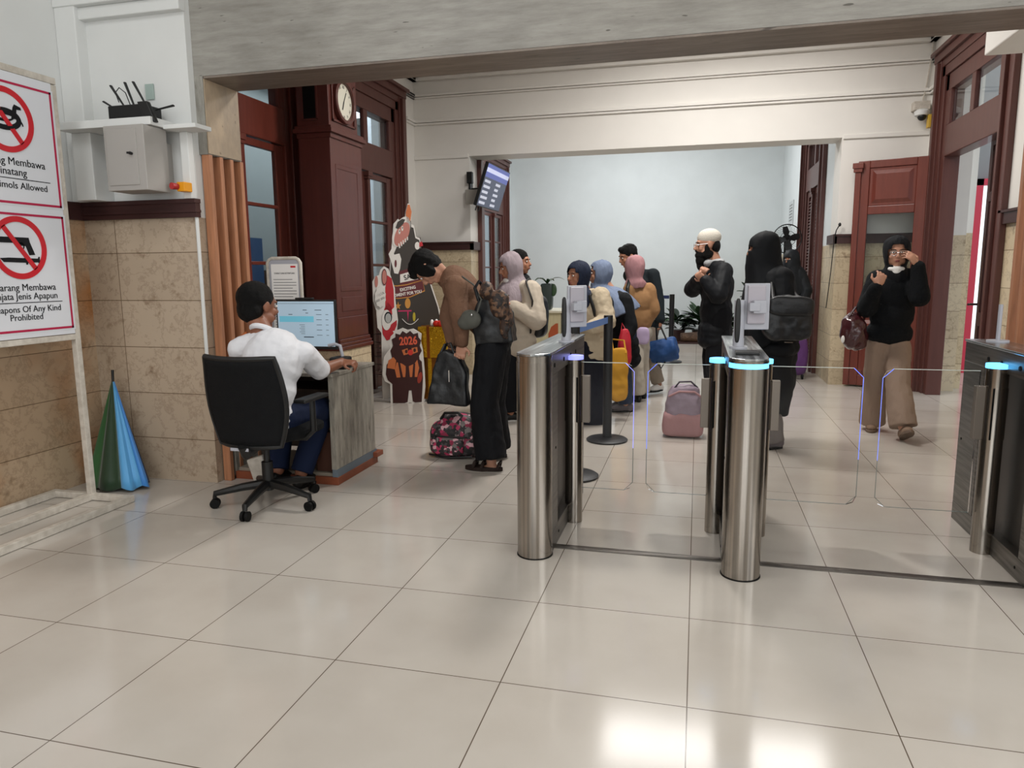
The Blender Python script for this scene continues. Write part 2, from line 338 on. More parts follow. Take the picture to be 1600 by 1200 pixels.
# --- entrance side
sbox('wall_left', (-4.05, -7, 0), (-3.85, 3.95, TZ[0]), M_marY)
sbox('wall_left', (-4.05, -7, TZ[0]), (-3.85, 3.95, 4.0), M_white)
sbox('wall_right', (4.2, -7, 0), (4.4, 4.0, 4.0), M_white)
sbox('wall_rear', (-4.05, -7.2, 0), (4.4, -7, 4.0), M_white)
sbox('wall_front', (-4.05, 3.95, 0), (-2.995, 4.12, TZ[0]), M_marX)
sbox('wall_front', (-4.05, 3.95, TZ[0]), (-2.995, 4.12, 4.0), M_white)
sbox('wall_front', (2.4, 4.0, 0), (4.4, 4.34, 4.0), M_white)
o = MB().box((-3.85, 2.6, TZ[0]), (-3.82, 3.95, TZ[1])).box((-3.85, 3.915, TZ[0]), (-2.985, 3.96, TZ[1])).box((-3.85, 3.905, TZ[1]-.025), (-2.98, 3.96, TZ[1])).box((-3.85, 3.905, TZ[0]+.03), (-2.98, 3.96, TZ[0]+.045)).build('trim_1', M_trim); struct(o)
sbox('ceiling', (-4.05, -7.2, 4.0), (4.4, 9.1, 4.1), M_cream)
o = MB().box((-3.85, 3.86, 2.95), (-2.99, 3.96, 3.03)).box((-3.85, 3.9, 2.88), (-2.99, 3.96, 2.95)).box((-3.85, 3.87, 1.8), (-3.70, 3.96, 4.0)).build('trim_2', M_white, bevel=.006); struct(o)
# --- portal: laminate clad beam, its left upright
sbox('wall_portal', (-2.995, 4.0, 2.525), (2.4, 4.34, 4.0), M_lamB)
sbox('wall_portal', (-2.93, 4.002, 2.512), (2.4, 4.338, 2.524), M_lamU)
sbox('wall_portal', (-2.995, 4.0, 2.07), (-2.935, 4.34, 2.525), M_lamV)
sbox('wall_portal', (-2.934, 4.004, 2.075), (-2.928, 4.336, 2.511), M_lamS)
# --- hall, left wall with two glazed double doors
def wall_x(x, th, segs, doors, ztop, mw, mm, tz=TZ, trims=True, name='wall_left', sgn=1):
    """wall plane at x, body towards -sgn; segs = solid stretches, doors = stretches open below 3.5 m"""
    a, b = (x-th, x) if sgn > 0 else (x, x+th)
    lo = MB(); up = MB(); tr = MB()
    for y0, y1 in segs:
        lo.box((a, y0, 0), (b, y1, tz[0])); up.box((a, y0, tz[0]), (b, y1, ztop))
        tr.box((x, y0, tz[0]), (x+sgn*.035, y1, tz[1])).box((x, y0, tz[1]-.02), (x+sgn*.05, y1, tz[1]))
    for y0, y1 in doors: up.box((a, y0, 3.48), (b, y1, ztop))
    struct(lo.build(name, mm)); struct(up.build(name, mw))
    if trims: struct(tr.build('trim_3', M_trim))
    else: tr.bm.free()
wall_x(-3.6, .3, [(4.12, 4.3), (6.3, 6.67), (8.67, 9.1)], [(4.3, 6.3), (6.67, 8.67)], 4.0, M_cream, M_marP)
wall_x(2.4, .36, [(4.34, 6.83), (8.83, 9.5)], [(6.83, 8.83)], 4.0, M_cream, M_marP, name='wall_right', sgn=-1)
sbox('wall_right', (2.08, 4.36, 2.95), (2.38, 6.6, 3.98), M_cream, .01)
# --- partition with the wide opening to the back room
PZ = (1.63, 1.735)
for a, b in ((-3.6, -2.86), (1.52, 2.4)):
    sbox('wall_back', (a, 9.1, 0), (b, 9.5, PZ[0]), M_marB); sbox('wall_back', (a, 9.1, PZ[0]), (b, 9.5, 4.0), M_cream)
sbox('wall_back', (-2.86, 9.1, 2.8), (1.52, 9.5, 4.0), M_cream)
o = MB().box((-3.6, 9.06, PZ[0]), (-2.82, 9.1, PZ[1])).box((-3.6, 9.045, PZ[1]-.022), (-2.805, 9.1, PZ[1])).box((-2.86, 9.06, PZ[0]), (-2.82, 9.46, PZ[1]))
o.box((1.5, 9.06, PZ[0]), (2.4, 9.1, PZ[1])).box((1.485, 9.045, PZ[1]-.022), (2.4, 9.1, PZ[1])).box((1.48, 9.06, PZ[0]), (1.52, 9.5, PZ[1]))
struct(o.build('trim_4', M_trim))
o = MB()
for z0, z1, d in ((3.205, 3.23, .03), (3.235, 3.27, .045), (3.53, 3.55, .03), (3.555, 3.585, .045), (3.74, 3.78, .07), (3.78, 3.84, .11), (3.9, 4.0, .2)):
    o.box((-3.6, 9.1-d, z0), (2.4, 9.1, z1)).box((-3.6, 8.8, z0), (-3.6+d, 9.1, z1)).box((2.4-d, 8.9, z0), (2.4, 9.1, z1))
    if z0 > 3.5: o.box((-3.6, 4.35, z0), (-3.6+d, 9.1, z1)).box((2.4-d, 6.65, z0), (2.4, 9.1, z1))
o.box((-3.6, 9.08, 2.78), (-2.87, 9.1, 2.83)).box((1.53, 9.08, 2.78), (2.4, 9.1, 2.83))
struct(o.build('trim_5', M_cream, bevel=.006))
sbox('trim_6', (-2.90, 9.42, 0), (-2.80, 9.56, 2.8), M_redd, .01)
# --- back room
YB = 15.1
sbox('wall_far', (-4.3, YB, 0), (1.9, YB+.2, 4.6), M_cool)
sbox('ceiling', (-4.3, 9.3, 4.6), (1.9, YB+.2, 4.7), M_cool)
sbox('wall_back', (-4.3, 9.32, 4.0), (1.9, 9.48, 4.6), M_cool)
sbox('wall_back', (-4.3, 9.32, 0), (-3.62, 9.48, 4.0), M_cool)
wall_x(-3.85, .3, [(9.48, 12.75), (14.75, YB)], [(12.75, 14.75)], 4.6, M_cool, M_marP, PZ)
wall_x(1.52, .3, [(9.5, 10.1), (12.1, YB)], [(10.1, 12.1)], 4.6, M_cool, M_marP, PZ, name='wall_right', sgn=-1, trims=False)
# --- rooms and outdoors seen through the glazing
sbox('wall_beyond', (-6.7, 3.5, 0), (-6.5, 19.8, 4.2), mat('beyond_grey', '#9aa09f', .7))
sbox('wall_beyond', (-6.7, 3.3, 0), (-4.1, 3.5, 4.2), M_white)
sbox('ceiling', (-6.7, 3.3, 4.2), (-4.32, 19.8, 4.3), M_white)
M_col = mat('beyond_white', '#dfe6ec', .6)
for y in (5.6, 7.0, 9.15, 11.2, 15.9, 18.2): sbox('wall_beyond', (-5.35, y, 0), (-5.0, y+.36, 4.2), M_col)
sbox('wall_beyond', (-6.45, 5.3, 0), (-6.1, 9.4, 1.85), mat('beyond_blue', '#3c567c', .6))
sbox('wall_beyond', (-6.45, 9.9, 0), (-5.9, 12.4, 1.4), mat('beyond_brown', '#5a473a', .7))
area('side_room_light', (-5.6, 9.5, 4.1), 1.2, 6, 90, (.88, .95, 1))
sbox('wall_outside', (2.76, 9.05, 0), (2.89, 9.25, 1.72), M_marB); sbox('wall_outside', (2.76, 9.05, 1.72), (2.89, 9.25, 4.0), M_cream)
sbox('wall_outside', (3.0, 10.6, 2.42), (5.6, 10.8, 4.2), mat('awning_grey', '#8e8f90', .7))
o = MB().box((3.33, 10.45, 0), (3.415, 10.55, 2.44)).box((3.3, 10.45, 2.36), (5.4, 10.55, 2.44)).build('trim_7', mat('gate_red', '#c8324a', .4)); struct(o)
# --- doors
def leaf(parent, M, wd, z0, z1, fields, m, stile=.12, th=.045, name='leaf', glass=M_pane, louver=False):
    """door leaf in frame M: x across, y up, z out of the face. fields = (z0, z1, kind)"""
    mb = MB(); mb.box((0, z0, 0), (stile, z1, th), M).box((wd-stile, z0, 0), (wd, z1, th), M)
    zs = z0; pan = []; gl = []
    for a, b, k in fields:
        mb.box((stile, zs, 0), (wd-stile, a, th), M); zs = b
        (pan if k == 'p' else gl).append((a, b))
    mb.box((stile, zs, 0), (wd-stile, z1, th), M)
    for a, b in pan:
        if louver:
            n = int((b-a)/.045)
            for i in range(n): mb.box((stile, a+i*.045, .008), (wd-stile, a+i*.045+.02, th-.006), M)
            mb.box((stile, a, .012), (wd-stile, b, .02), M)
        else:
            mb.box((stile, a, .01), (wd-stile, b, th-.012), M)
            x0, x1 = stile+.03, wd-stile-.03; c0, c1 = a+.03, b-.03; q = .04
            vs = [M @ V(p) for p in ((x0, c0, th-.012), (x1, c0, th-.012), (x1, c1, th-.012), (x0, c1, th-.012), (x0+q, c0+q, th+.008), (x1-q, c0+q, th+.008), (x1-q, c1-q, th+.008), (x0+q, c1-q, th+.008))]
            mb._add(vs, [(4, 5, 6, 7), (0, 1, 5, 4), (1, 2, 6, 5), (2, 3, 7, 6), (3, 0, 4, 7)])
    lf = mb.build(name, m, parent, bevel=.006)
    if gl:
        g = MB()
        for a, b in gl: g.box((stile-.005, a-.005, th/2-.003), (wd-stile+.005, b+.005, th/2+.003), M)
        g.build('pane', glass, lf)
    return lf
def double_door(n, x, yc, sgn, m, half=1.0, fields=None, panes=True, leaves=(1, 1), louver=False, z_head=3.48, recess=.05):
    """glazed double door with a two pane transom in a wall plane x facing sgn; returns the frame"""
    f = MB(); xo = x+sgn*.07; xi = x-sgn*(recess+.1); R2 = .70
    for s in (-1, 1):
        f.box((xi, yc+s*half, 0), (x+sgn*.04, yc+s*.88, z_head)).box((xi, yc+s*.88, 0), (x+sgn*.02, yc+s*.79, z_head-.1)).box((xi, yc+s*.79, 0), (x, yc+s*R2, z_head-.2))
        f.box((x, yc+s*(half+.06), 0), (x+sgn*.05, yc+s*(half-.04), z_head+.03))
        f.box((x, yc+s*(half-.06), 0), (x+sgn*.075, yc+s*(half-.1), z_head-.05))
    f.box((xi, yc-half, z_head-.1), (x+sgn*.03, yc+half, z_head)).box((xi, yc-.88, z_head-.2), (x+sgn*.02, yc+.88, z_head-.1)).box((xi, yc-.79, 3.12), (x, yc+.79, z_head-.2))
    f.box((x, yc-half-.06, z_head-.03), (x+sgn*.06, yc+half+.06, z_head+.05)).box((x, yc-half-.1, z_head+.05), (x+sgn*.09, yc+half+.1, z_head+.09))
    f.box((xi, yc-R2, 2.47), (x, yc+R2, 2.78)).box((x-sgn*.05, yc-.05, 2.78), (x, yc+.05, 3.12))
    for s in (-1, 1): f.box((x-sgn*.05, yc+s*R2, 2.78), (x, yc+s*.63, 3.12))
    root = struct(f.build('door_%d' % n, m, bevel=.006))
    g = MB()
    for s in (-1, 1): g.box((x-sgn*.03, yc+s*.05, 2.77), (x-sgn*.036, yc+s*.63, 3.13))
    g.build('pane', M_pane, root)
    fields = fields or [(.15, .86, 'p'), (1.0, 1.42, 'g'), (1.45, 1.91, 'g'), (1.94, 2.40, 'g')]
    xl = x-sgn*(recess+.02)
    for s, on in zip((-1, 1), leaves):
        if not on: continue
        M = frameM((xl, yc, 0), (0, s, 0), (0, 0, 1))
        if M.to_3x3().col[2].x*sgn < 0: M = frameM((xl, yc, 0), (0, s, 0), (0, 0, 1)) @ Matrix.Diagonal((1, 1, -1, 1))
        leaf(root, M, R2-.01, .01, 2.46, fields, m, louver=louver)
    if leaves[0] and leaves[1]:
        MB().box((xl+sgn*.03, yc-.03, .01), (xl+sgn*.085, yc+.03, 2.40)).box((xl+sgn*.03, yc-.045, 2.38), (xl+sgn*.1, yc+.045, 2.41)).box((xl+sgn*.03, yc-.055, 2.41), (xl+sgn*.11, yc+.055, 2.46)).build('meeting_stile', m, root, bevel=.004)
    return root
double_door(1, -3.6, 5.30, 1, M_red)
double_door(2, -3.6, 7.67, 1, M_redd)
d3 = double_door(3, 2.4, 7.83, -1, M_redd, leaves=(0, 0))
d3['label'] = 'tall dark wooden door frame with open leaves on the right of the hall'
# its two leaves stand open into the hall
Mf = frameM((2.36, 8.80, 0), (-.655, .25, 0), (0, 0, 1))
lf = leaf(d3, Mf @ Matrix.Diagonal((1, 1, -1, 1)) if Mf.to_3x3().col[2].y > 0 else Mf, .70, .02, 2.52, [(.14, .80, 'p'), (.93, 1.94, 'g'), (2.03, 2.44, 'p')], M_red, stile=.12)
MB().box((.665, .02, -.07), (.725, 2.40, .01), Mf).box((.65, 2.40, -.085), (.74, 2.44, .02), Mf).box((.64, 2.44, -.095), (.75, 2.50, .03), Mf).build('meeting_stile', M_red, d3, bevel=.004)
Mn = frameM((2.475, 7.16, 0), (.112, .66, 0), (0, 0, 1))
l2 = leaf(d3, Mn, .68, .02, 2.50, [(.14, .80, 'p'), (.93, 1.94, 'p'), (2.03, 2.44, 'p')], M_dark, stile=.12)
hd = P(1508, 490, 7.75)
MB().tube([(2.58, 7.80, 1.0), (2.51, 7.80, 1.0), (2.49, 7.75, 1.0)], .011).build('door_handle', M_dark, l2, smooth=True)
double_door(4, -3.85, 13.75, 1, M_redd)
double_door(5, 1.52, 11.1, -1, M_redd, fields=[(.15, .9, 'p'), (1.0, 2.38, 'p')], louver=True)
# floor strip of the gate line
o = MB().box((-.66, 3.33, 0), (1.37, 3.375, .006)).build('floor_strip', steel_mat('strip_metal', '#8a8580', .3, (4, 40, 1)))
tag(o, 'thin dark metal strip set across the floor at the ticket gates', 'floor strip')

# ================================================================ LEFT WALL THINGS
t = thing('slat_screen', 'vertical timber slat screen standing under the grey beam on the left', 'slat screen', (-2.96, 4.25, 0))
for i in range(4):
    y = 4.005+i*.105; MB().box((-2.985, y, .0), (-2.93, y+.034, 2.07)).build('slat', M_slat, t, bevel=.003)
t = thing('slat_screen', 'vertical timber slat screen at the right edge beyond the gate cabinet', 'slat screen', (1.66, 4.25, 0))
for i in range(5):
    y = 4.0+i*.115; MB().box((1.64, y, .0), (1.70, y+.042, 2.5)).build('slat', M_slat, t, bevel=.003)
# sign stand
SX = -3.5
t = thing('sign_stand', 'chipped white steel stand carrying two prohibition posters', 'sign stand', (-3.5, 2.9, 0))
def bar(mb, a, b, h=.02): 
    a, b = V(a), V(b); mb.box((min(a.x, b.x)-h, min(a.y, b.y)-h, min(a.z, b.z)-h), (max(a.x, b.x)+h, max(a.y, b.y)+h, max(a.z, b.z)+h))
mb = MB()
for y in (2.33, 3.47):
    bar(mb, (-3.52, y, .05), (-3.52, y, 2.37), .018)
bar(mb, (-3.52, 2.33, 2.41), (-3.52, 3.47, 2.41), .018); bar(mb, (-3.52, 2.33, .99), (-3.52, 3.47, .99), .0165)
mb.build('frame', M_stand, t, bevel=.003)
mb = MB()
for x in (-3.79, -3.52, -3.25): bar(mb, (x, 2.3, .022), (x, 3.47, .022), .02)
for y in (2.3, 3.47): bar(mb, (-3.79, y, .022), (-3.25, y, .021), .0185)
mb.build('base', M_stand, t, bevel=.003)
MB().box((SX-.012, 2.36, 1.01), (SX, 3.45, 2.39)).build('panel', M_signw, t, bevel=.002)
def poster(z0, z1, zc, lines, hero):
    yc = 2.905+.24; W = .29
    Mp = frameM((SX+.001, yc, 0), (0, 1, 0), (0, 0, 1))
    p = MB().box((SX, yc-.31, z0-.015), (SX+.0015, yc+.31, z1+.015)).build('poster', M_signw, t)
    mb = MB(); q = .006
    for a, b in (((-W, z0), (W, z0)), ((-W, z1), (W, z1)), ((-W, z0), (-W, z1)), ((W, z0), (W, z1))):
        mb.box((a[0]-q, a[1]-q, .001), (b[0]+q, b[1]+q, .0022), Mp)
    mb.build('border', M_signm, p)
    hero(p, Mp, zc)
    mb = MB(); disc(mb, Mp, .165, .0042, 56, x=0, y=zc, rin=.135); a = R(-52)
    Ms = Mp @ Matrix.Translation((0, zc, 0)) @ Matrix.Rotation(a, 4, 'Z'); mb.box((-.14, -.013, .001), (.14, .013, .0042), Ms)
    mb.build('prohibition_ring', M_signr, p)
    z = zc-.21
    for s, sz, gap in lines:
        if s == '-': MB().box((-.235, z-.002, .001), (.235, z+.002, .002), Mp).build('rule', M_ink, p); z -= .036; continue
        text(s, Mp @ Matrix.Translation((0, z, .0015)), sz, M_ink, p); z -= gap
def snake(p, Mp, zc):
    mb = MB(); pts = []
    for k in range(60):
        a = k/59*2*math.pi*2.1; r = .095-.00075*k
        pts.append((r*math.cos(a)*1.05, zc-.02+r*.5*math.sin(a)+k*.0009, .0025))
    mb.tube([Mp @ V(q) for q in pts], [.004+.012*math.sin(math.pi*min(1, k/59*1.1)) for k in range(60)], 6, sq=.15)
    mb.prism([(.035, zc+.01), (.05, zc+.07), (.06, zc+.085), (.095, zc+.075), (.098, zc+.062), (.07, zc+.06), (.062, zc+.01)], Mp @ Matrix.Translation((0, 0, .001)), .002)
    mb.build('snake_symbol', M_ink, p)
def arms(p, Mp, zc):
    mb = MB(); Mq = Mp @ Matrix.Translation((0, zc, .001))
    mb.prism([(-.11, .055), (.06, .055), (.065, .03), (.09, -.035), (.055, -.038), (.038, .01), (.0, .012), (-.012, .025), (-.11, .025)], Mq, .002)
    mb.prism([(-.12, -.055), (-.10, -.075), (.03, -.078), (.03, -.088), (.04, -.088), (.042, -.078), (.105, -.075), (.11, -.085), (.116, -.085), (.116, -.045), (.11, -.045), (.105, -.055), (-.07, -.052)], Mq, .002)
    disc(mb, Mq, .02, .002, 16, x=.01, y=.008, rin=.014)
    mb.build('weapon_symbols', M_ink, p)
poster(1.725, 2.335, 2.145, [('Dilarang Membawa', .055, .052), ('Binatang', .055, .034), ('-', 0, 0), ('No Animols Allowed', .05, .05)], snake)
poster(1.05, 1.665, 1.49, [('Dilarang Membawa', .052, .047), ('Senjata Jenis Apapun', .05, .033), ('-', 0, 0), ('Weapons Of Any Kind', .048, .043), ('Prohibited', .048, .04)], arms)

# umbrella leaning in the corner
t = thing('umbrella', 'closed golf umbrella in green and blue panels propped in the wall corner', 'umbrella', (-3.62, 3.8, 0))
tip = V((-3.66, 3.86, .66)); 
cols = [('#0f5a30', .5), ('#245c2c', .4), ('#1f3a22', 0), ('#57a3da', 0), ('#3a82cc', 0), ('#14203f', 0), ('#101828', 0), ('#0c3b22', 0)]
N = 8; base = V((-3.56, 3.72, .03)); ups = (tip-base).normalized()
def upt(a, h): # flared folded canopy
    r = .010+.20*(1-h)**1.0
    r *= 1+.10*math.cos(8*a)
    return base+ups*(h*(tip-base).length)+V((math.cos(a)*r, math.sin(a)*r*.55, 0))
for i in range(N):
    a0 = math.pi+i*2*math.pi/N-.2; mb = MB(); S = 6; rows = []
    for j in range(9):
        h = j/8; rows.append([mb.bm.verts.new(upt(a0+k/S*2*math.pi/N, h)+V((0, 0, (-.02*math.sin(math.pi*k/S)*(1-h))))) for k in range(S+1)])
    for r0, r1 in zip(rows, rows[1:]):
        for k in range(S): mb.bm.faces.new((r0[k], r0[k+1], r1[k+1], r1[k]))
    o = mb.build('canopy_panel', mat('umbrella_%d' % i, cols[i][0], .45, sheen=.3), t, smooth=True); s = o.modifiers.new('thick', 'SOLIDIFY'); s.thickness = .003
MB().tube([tip+V((0, 0, -.02)), tip+V((-.005, .012, .075))], [.008, .009]).build('handle', M_black, t, smooth=True)
MB().tube([base+V((0, 0, -.02)), tip], .005).build('shaft', M_chrome, t, smooth=True)

# electrical corner: duct, shelf, box, router, stop button
sbox('trim_8', (-3.74, 3.80, 1.80), (-3.60, 3.95, 2.20), M_white, .004)
t = MB().box((-3.74, 3.70, 2.20), (-3.08, 3.95, 2.245)).box((-3.08, 3.80, 2.19), (-2.86, 3.95, 2.215)).build('wall_shelf', M_white, bevel=.003)
tag(t, 'narrow white trunking shelf under the black router', 'shelf')
sbox('trim_9', (-3.12+.07, 3.90, 1.80), (-2.995, 3.95, 2.19), M_white, .004)
t = thing('electrical_box', 'grey steel electrical box with a small key, mounted above the dark trim', 'electrical box', (-3.23, 3.8, 1.82))
MB().box((-3.375, 3.66, 1.83), (-3.10, 3.85, 2.197)).build('body', M_grey, t, bevel=.004)
MB().box((-3.32, 3.85, 1.90), (-3.15, 3.95, 2.13)).build('bracket', M_grey, t)
MB().box((-3.355, 3.655, 1.86), (-3.15, 3.662, 2.175)).build('door', M_grey, t, bevel=.002)
MB().tube([(-3.185, 3.655, 2.035), (-3.185, 3.635, 2.035)], .008).box((-3.20, 3.63, 2.031), (-3.175, 3.636, 2.042)).build('key', M_black, t)
t = thing('wifi_router', 'black router with five splayed antennas on the shelf above the grey box', 'router', (-3.25, 3.8, 2.25))
MB().box((-3.41, 3.75, 2.246), (-3.16, 3.9, 2.33)).prism([(0, 0), (.07, 0), (.02, .12), (-.05, .12)], frameM(P(233, 193, 3.75), (1, 0, 0), (0, 0, 1)), .03).build('body', M_black, t, bevel=.006)
for a, b in (((190, 176), (162, 159)), ((194, 166), (173, 134)), ((210, 166), (195, 129)), ((228, 164), (208, 128)), ((243, 172), (271, 165))):
    MB().tube([P(*a, 3.8), P(*b, 3.8)], [.008, .012], 8, sq=.5).build('antenna', M_black, t)
MB().tube([P(186, 160, 3.83), P(180, 145, 3.83), P(186, 137, 3.83), P(196, 145, 3.83), P(204, 165, 3.83)], .003, 6).build('cable', M_black, t, smooth=True)
t = thing('emergency_button', 'yellow emergency stop box with a red button beside the slats', 'emergency button', (-3.02, 3.88, 1.86))
MB().box((-3.04, 3.83, 1.835), (-2.985, 3.9, 1.89)).build('housing', M_orange, t, bevel=.004)
MB().tube([(-3.035, 3.83, 1.863), (-3.043, 3.79, 1.863)], [.018, .02], 16).build('button', mat('button_red', '#b03030', .4), t)
MB().tube([(-3.0, 3.94, .5), (-3.0, 3.94, 1.69)], .011, 8).build('conduit', M_white)
tag(bpy.data.objects['conduit'], 'thin white conduit running down the marble pier edge', 'conduit')

tag(MB().box(tuple(P(228, 156, 3.94)), tuple(P(240, 131, 3.946))).build('wall_patch', mat('patch_green', '#a3b3ad', .7)), 'small grey-green bare patch on the white wall above the router', 'wall patch')
# ================================================================ DESK CORNER
t = thing('security_desk', 'grey weathered laminate desk with a red-brown plinth where the guard sits', 'desk', (-2.6, 4.3, 0))
MB().box((-2.235, 4.07, .10), (-2.20, 4.65, .70)).build('side_panel', M_lamD, t, bevel=.002)
MB().box((-2.97, 4.07, .02), (-2.935, 4.65, .70)).build('side_panel', M_lamD, t, bevel=.002)
MB().box((-2.93, 4.60, .10), (-2.235, 4.64, .70)).build('back_panel', mat('desk_inner', '#3a2c24', .5), t)
MB().box((-2.97, 4.05, .70), (-2.195, 4.67, .722)).build('tabletop', M_lamD, t, bevel=.003)
MB().box((-2.93, 4.09, .05), (-2.235, 4.60, .07)).build('floor_board', mat('desk_shelf', '#8f8577', .5), t)
MB().box((-2.94, 4.065, .0), (-2.19, 4.66, .05)).box((-2.215, 4.60, .05), (-2.165, 4.70, .085)).build('plinth', mat('plinth_wood', '#8a4a30', .45, noise=.2), t, bevel=.003)
MB().box((-2.234, 4.075, .05), (-2.197, 4.66, .10)).build('skirting_strip', mat('strip_bluegrey', '#6b7680', .5), t)
MB().box((-2.93, 4.25, .57), (-2.235, 4.60, .585)).build('keyboard_shelf', mat('desk_inner', '#3a2c24'), t)
t = MB().box((-2.37, 4.12, .071), (-2.245, 4.4, .33)).build('carton', mat('brown_board', '#4b3026', .6), bevel=.003)
tag(t, 'dark brown box standing inside the desk next to its side panel', 'box')
mb = MB(); disc(mb, Matrix.Translation((-2.29, 4.22, .331)), .04, .03, 24, rin=.028)
tag(mb.build('tape_roll', mat('amber', '#c98532', .3, coat=.5)), 'amber roll of tape on the brown box inside the desk', 'tape roll')
# monitor
t = thing('monitor', 'black flat monitor showing a pale blue booking page on the guard desk', 'monitor', (-2.58, 4.47, .722))
Mm = frameM((-2.585, 4.45, .995), (1, .0, 0), (0, 0, 1))
MB().box((-.225, -.165, -.02), (.225, .172, .002), Mm).build('housing', M_black, t, bevel=.005)
MB().box((-.06, -.27, -.06), (.06, -.262, .08), Mm).box((-.02, -.27, -.045), (.02, -.05, -.02), Mm).build('stand', M_black, t, bevel=.003)
scr = MB().box((-.213, -.145, .002), (.213, .160, .003), Mm).build('screen', mat('screen_blue', '#9fb4c4', .4, emit=.35, ecol='#a9c2d4'), t)
mb = MB()
mb.box((-.20, .02, .003), (.06, .06, .0036), Mm); mb.build('banner', mat('screen_teal', '#5fa4b8', .4, emit=.5, ecol='#66aabf'), scr)
mb = MB(); 
for x, y, l in ((-.02, .10, .03), (.07, .10, .05), (0.0, .08, .02), (-.13, .07, .03)): mb.box((x, y, .003), (x+l, y+.004, .0036), Mm)
for k in range(5):
    mb.box((.08, .07-.035*k, .003), (.12, .073-.035*k, .0036), Mm).box((.15, .07-.035*k, .003), (.17, .073-.035*k, .0036), Mm)
for k in range(6): mb.box((-.05+.01*(k % 2), .0-.012*k, .003), (-.01, .0022-.012*k, .0036), Mm)
mb.box((-.02, -.085, .003), (.055, -.079, .0036), Mm).box((-.213, .145, .003), (.213, .147, .0036), Mm)
mb.build('page_text', mat('screen_ink', '#2c3a4a', .5), scr)
t = MB().box((-.07, .173, -.02), (.06, .186, .012), Mm).build('webcam', M_black, bevel=.004); tag(t, 'black camera bar clipped on top of the guard monitor', 'webcam')
t = thing('card_reader', 'small black reader with a pale curved arm beside the monitor', 'card reader', (-2.27, 4.33, .722))
MB().box((-2.32, 4.25, .724), (-2.21, 4.37, .80)).build('body', M_black, t, bevel=.012)
MB().tube([(-2.36, 4.33, .87), (-2.31, 4.33, .88), (-2.275, 4.33, .87), (-2.26, 4.33, .80)], .011, 10).build('arm', M_greyl, t, smooth=True)
# notice stand behind the monitor
t = thing('notice_stand', 'white framed table stand holding a printed notice behind the monitor', 'notice stand', (-2.83, 4.62, .722))
pts = [(-2.965, .74), (-2.965, 1.42), (-2.95, 1.44), (-2.93, 1.45), (-2.74, 1.45), (-2.72, 1.44), (-2.705, 1.42), (-2.705, .74)]
MB().tube([(x, 4.62, z) for x, z in pts], .012, 8).build('frame', M_stand, t, smooth=True)
MB().box((-2.96, 4.618, .8), (-2.71, 4.622, 1.44)).build('backing', M_greyl, t)
MB().box((-2.97, 4.56, .723), (-2.70, 4.66, .745)).build('base', M_stand, t, bevel=.004)
pg = MB().box((-2.935, 4.612, .83), (-2.725, 4.616, 1.41)).build('notice_page', M_paper, t)
Mn2 = frameM((-2.83, 4.6115, 1.1), (1, 0, 0), (0, 0, 1))
text('SYARAT DAN KETENTUAN', Mn2 @ Matrix.Translation((0, .245, 0)), .016, M_ink, pg, width=.16)
mb = MB()
for k in range(24): mb.box((-.09, .2-.02*k, 0), (.09-.03*((k*7) % 3 == 0), .204-.02*k, .0008), Mn2)
mb.build('print_lines', mat('print_grey', '#6a6a6c', .6), pg)
MB().box((.05, .285, 0), (.09, .297, .0008), Mn2).build('letterhead', M_signr, pg)
t = MB().box((-2.72, 3.95, 0.0), (-2.60, 4.03, .16), Matrix.Translation((-2.66, 3.99, 0)) @ Matrix.Rotation(R(-18), 4, 'Y') @ Matrix.Translation((2.66, -3.99, .03))).build('power_brick', M_stand, bevel=.01)
tag(t, 'off-white block lying behind the chair at the foot of the slats', 'power block')

# ================================================================ OFFICE CHAIR
t = thing('office_chair', 'black mesh-back swivel office chair under the guard', 'office chair', (-2.41, 3.63, 0))
cx, cy = -2.41, 3.63
for k in range(5):
    a = R(206+72*k); d = V((math.cos(a), math.sin(a), 0)); c0 = V((cx, cy, 0)); e = c0+d*.30
    MB().tube([c0+V((0, 0, .13)), c0+d*.14+V((0, 0, .115)), e+V((0, 0, .085)), e+V((0, 0, .06))], [.028, .024, .017, .014], 8).build('leg', M_black, t, smooth=True)
    n = V((-d.y, d.x, 0)); cs = MB()
    for s in (-1, 1): cs.tube([e+V((0, 0, .028))+n*s*.006, e+V((0, 0, .028))+n*s*.022], .028, 16)
    cs.build('caster', M_rubber, t, smooth=True)
MB().tube([(cx, cy, .09), (cx, cy, .26)], .032).tube([(cx, cy, .26), (cx, cy, .40)], .018).box((cx-.10, cy-.1, .385), (cx+.10, cy+.12, .415)).build('column', M_black, t, smooth=True)
def sell(mb, c, r, e=.35, M=None, seg=28, rings=16, taper=0, tz=0):
    """rounded-box solid"""
    f = lambda v, p: math.copysign(abs(v)**p, v); rows = []
    for i in range(rings+1):
        ph = -math.pi/2+math.pi*i/rings; row = []
        for k in range(seg):
            th = 2*math.pi*k/seg
            x = f(math.cos(ph), e)*f(math.cos(th), e)*r[0]; y = f(math.cos(ph), e)*f(math.sin(th), e)*r[1]; z = f(math.sin(ph), e)*r[2]
            q = 1-taper*(z/r[2]+1)/2; p = V((x*q, y*q, z)); p = (M @ p) if M else p
            row.append(mb.bm.verts.new(p+V(c)))
        rows.append(row)
    for r0, r1 in zip(rows, rows[1:]):
        for k in range(seg):
            try: mb.bm.faces.new((r0[k], r0[(k+1) % seg], r1[(k+1) % seg], r1[k]))
            except ValueError: pass
    bmesh.ops.remove_doubles(mb.bm, verts=mb.bm.verts, dist=1e-6)
    return mb
Rz = lambda d: Matrix.Rotation(R(d), 4, 'Z').to_3x3().to_4x4()
mb = MB(); sell(mb, (cx, cy+.08, .435), (.25, .25, .035), .45); mb.build('seat', M_mesh, t, smooth=True)
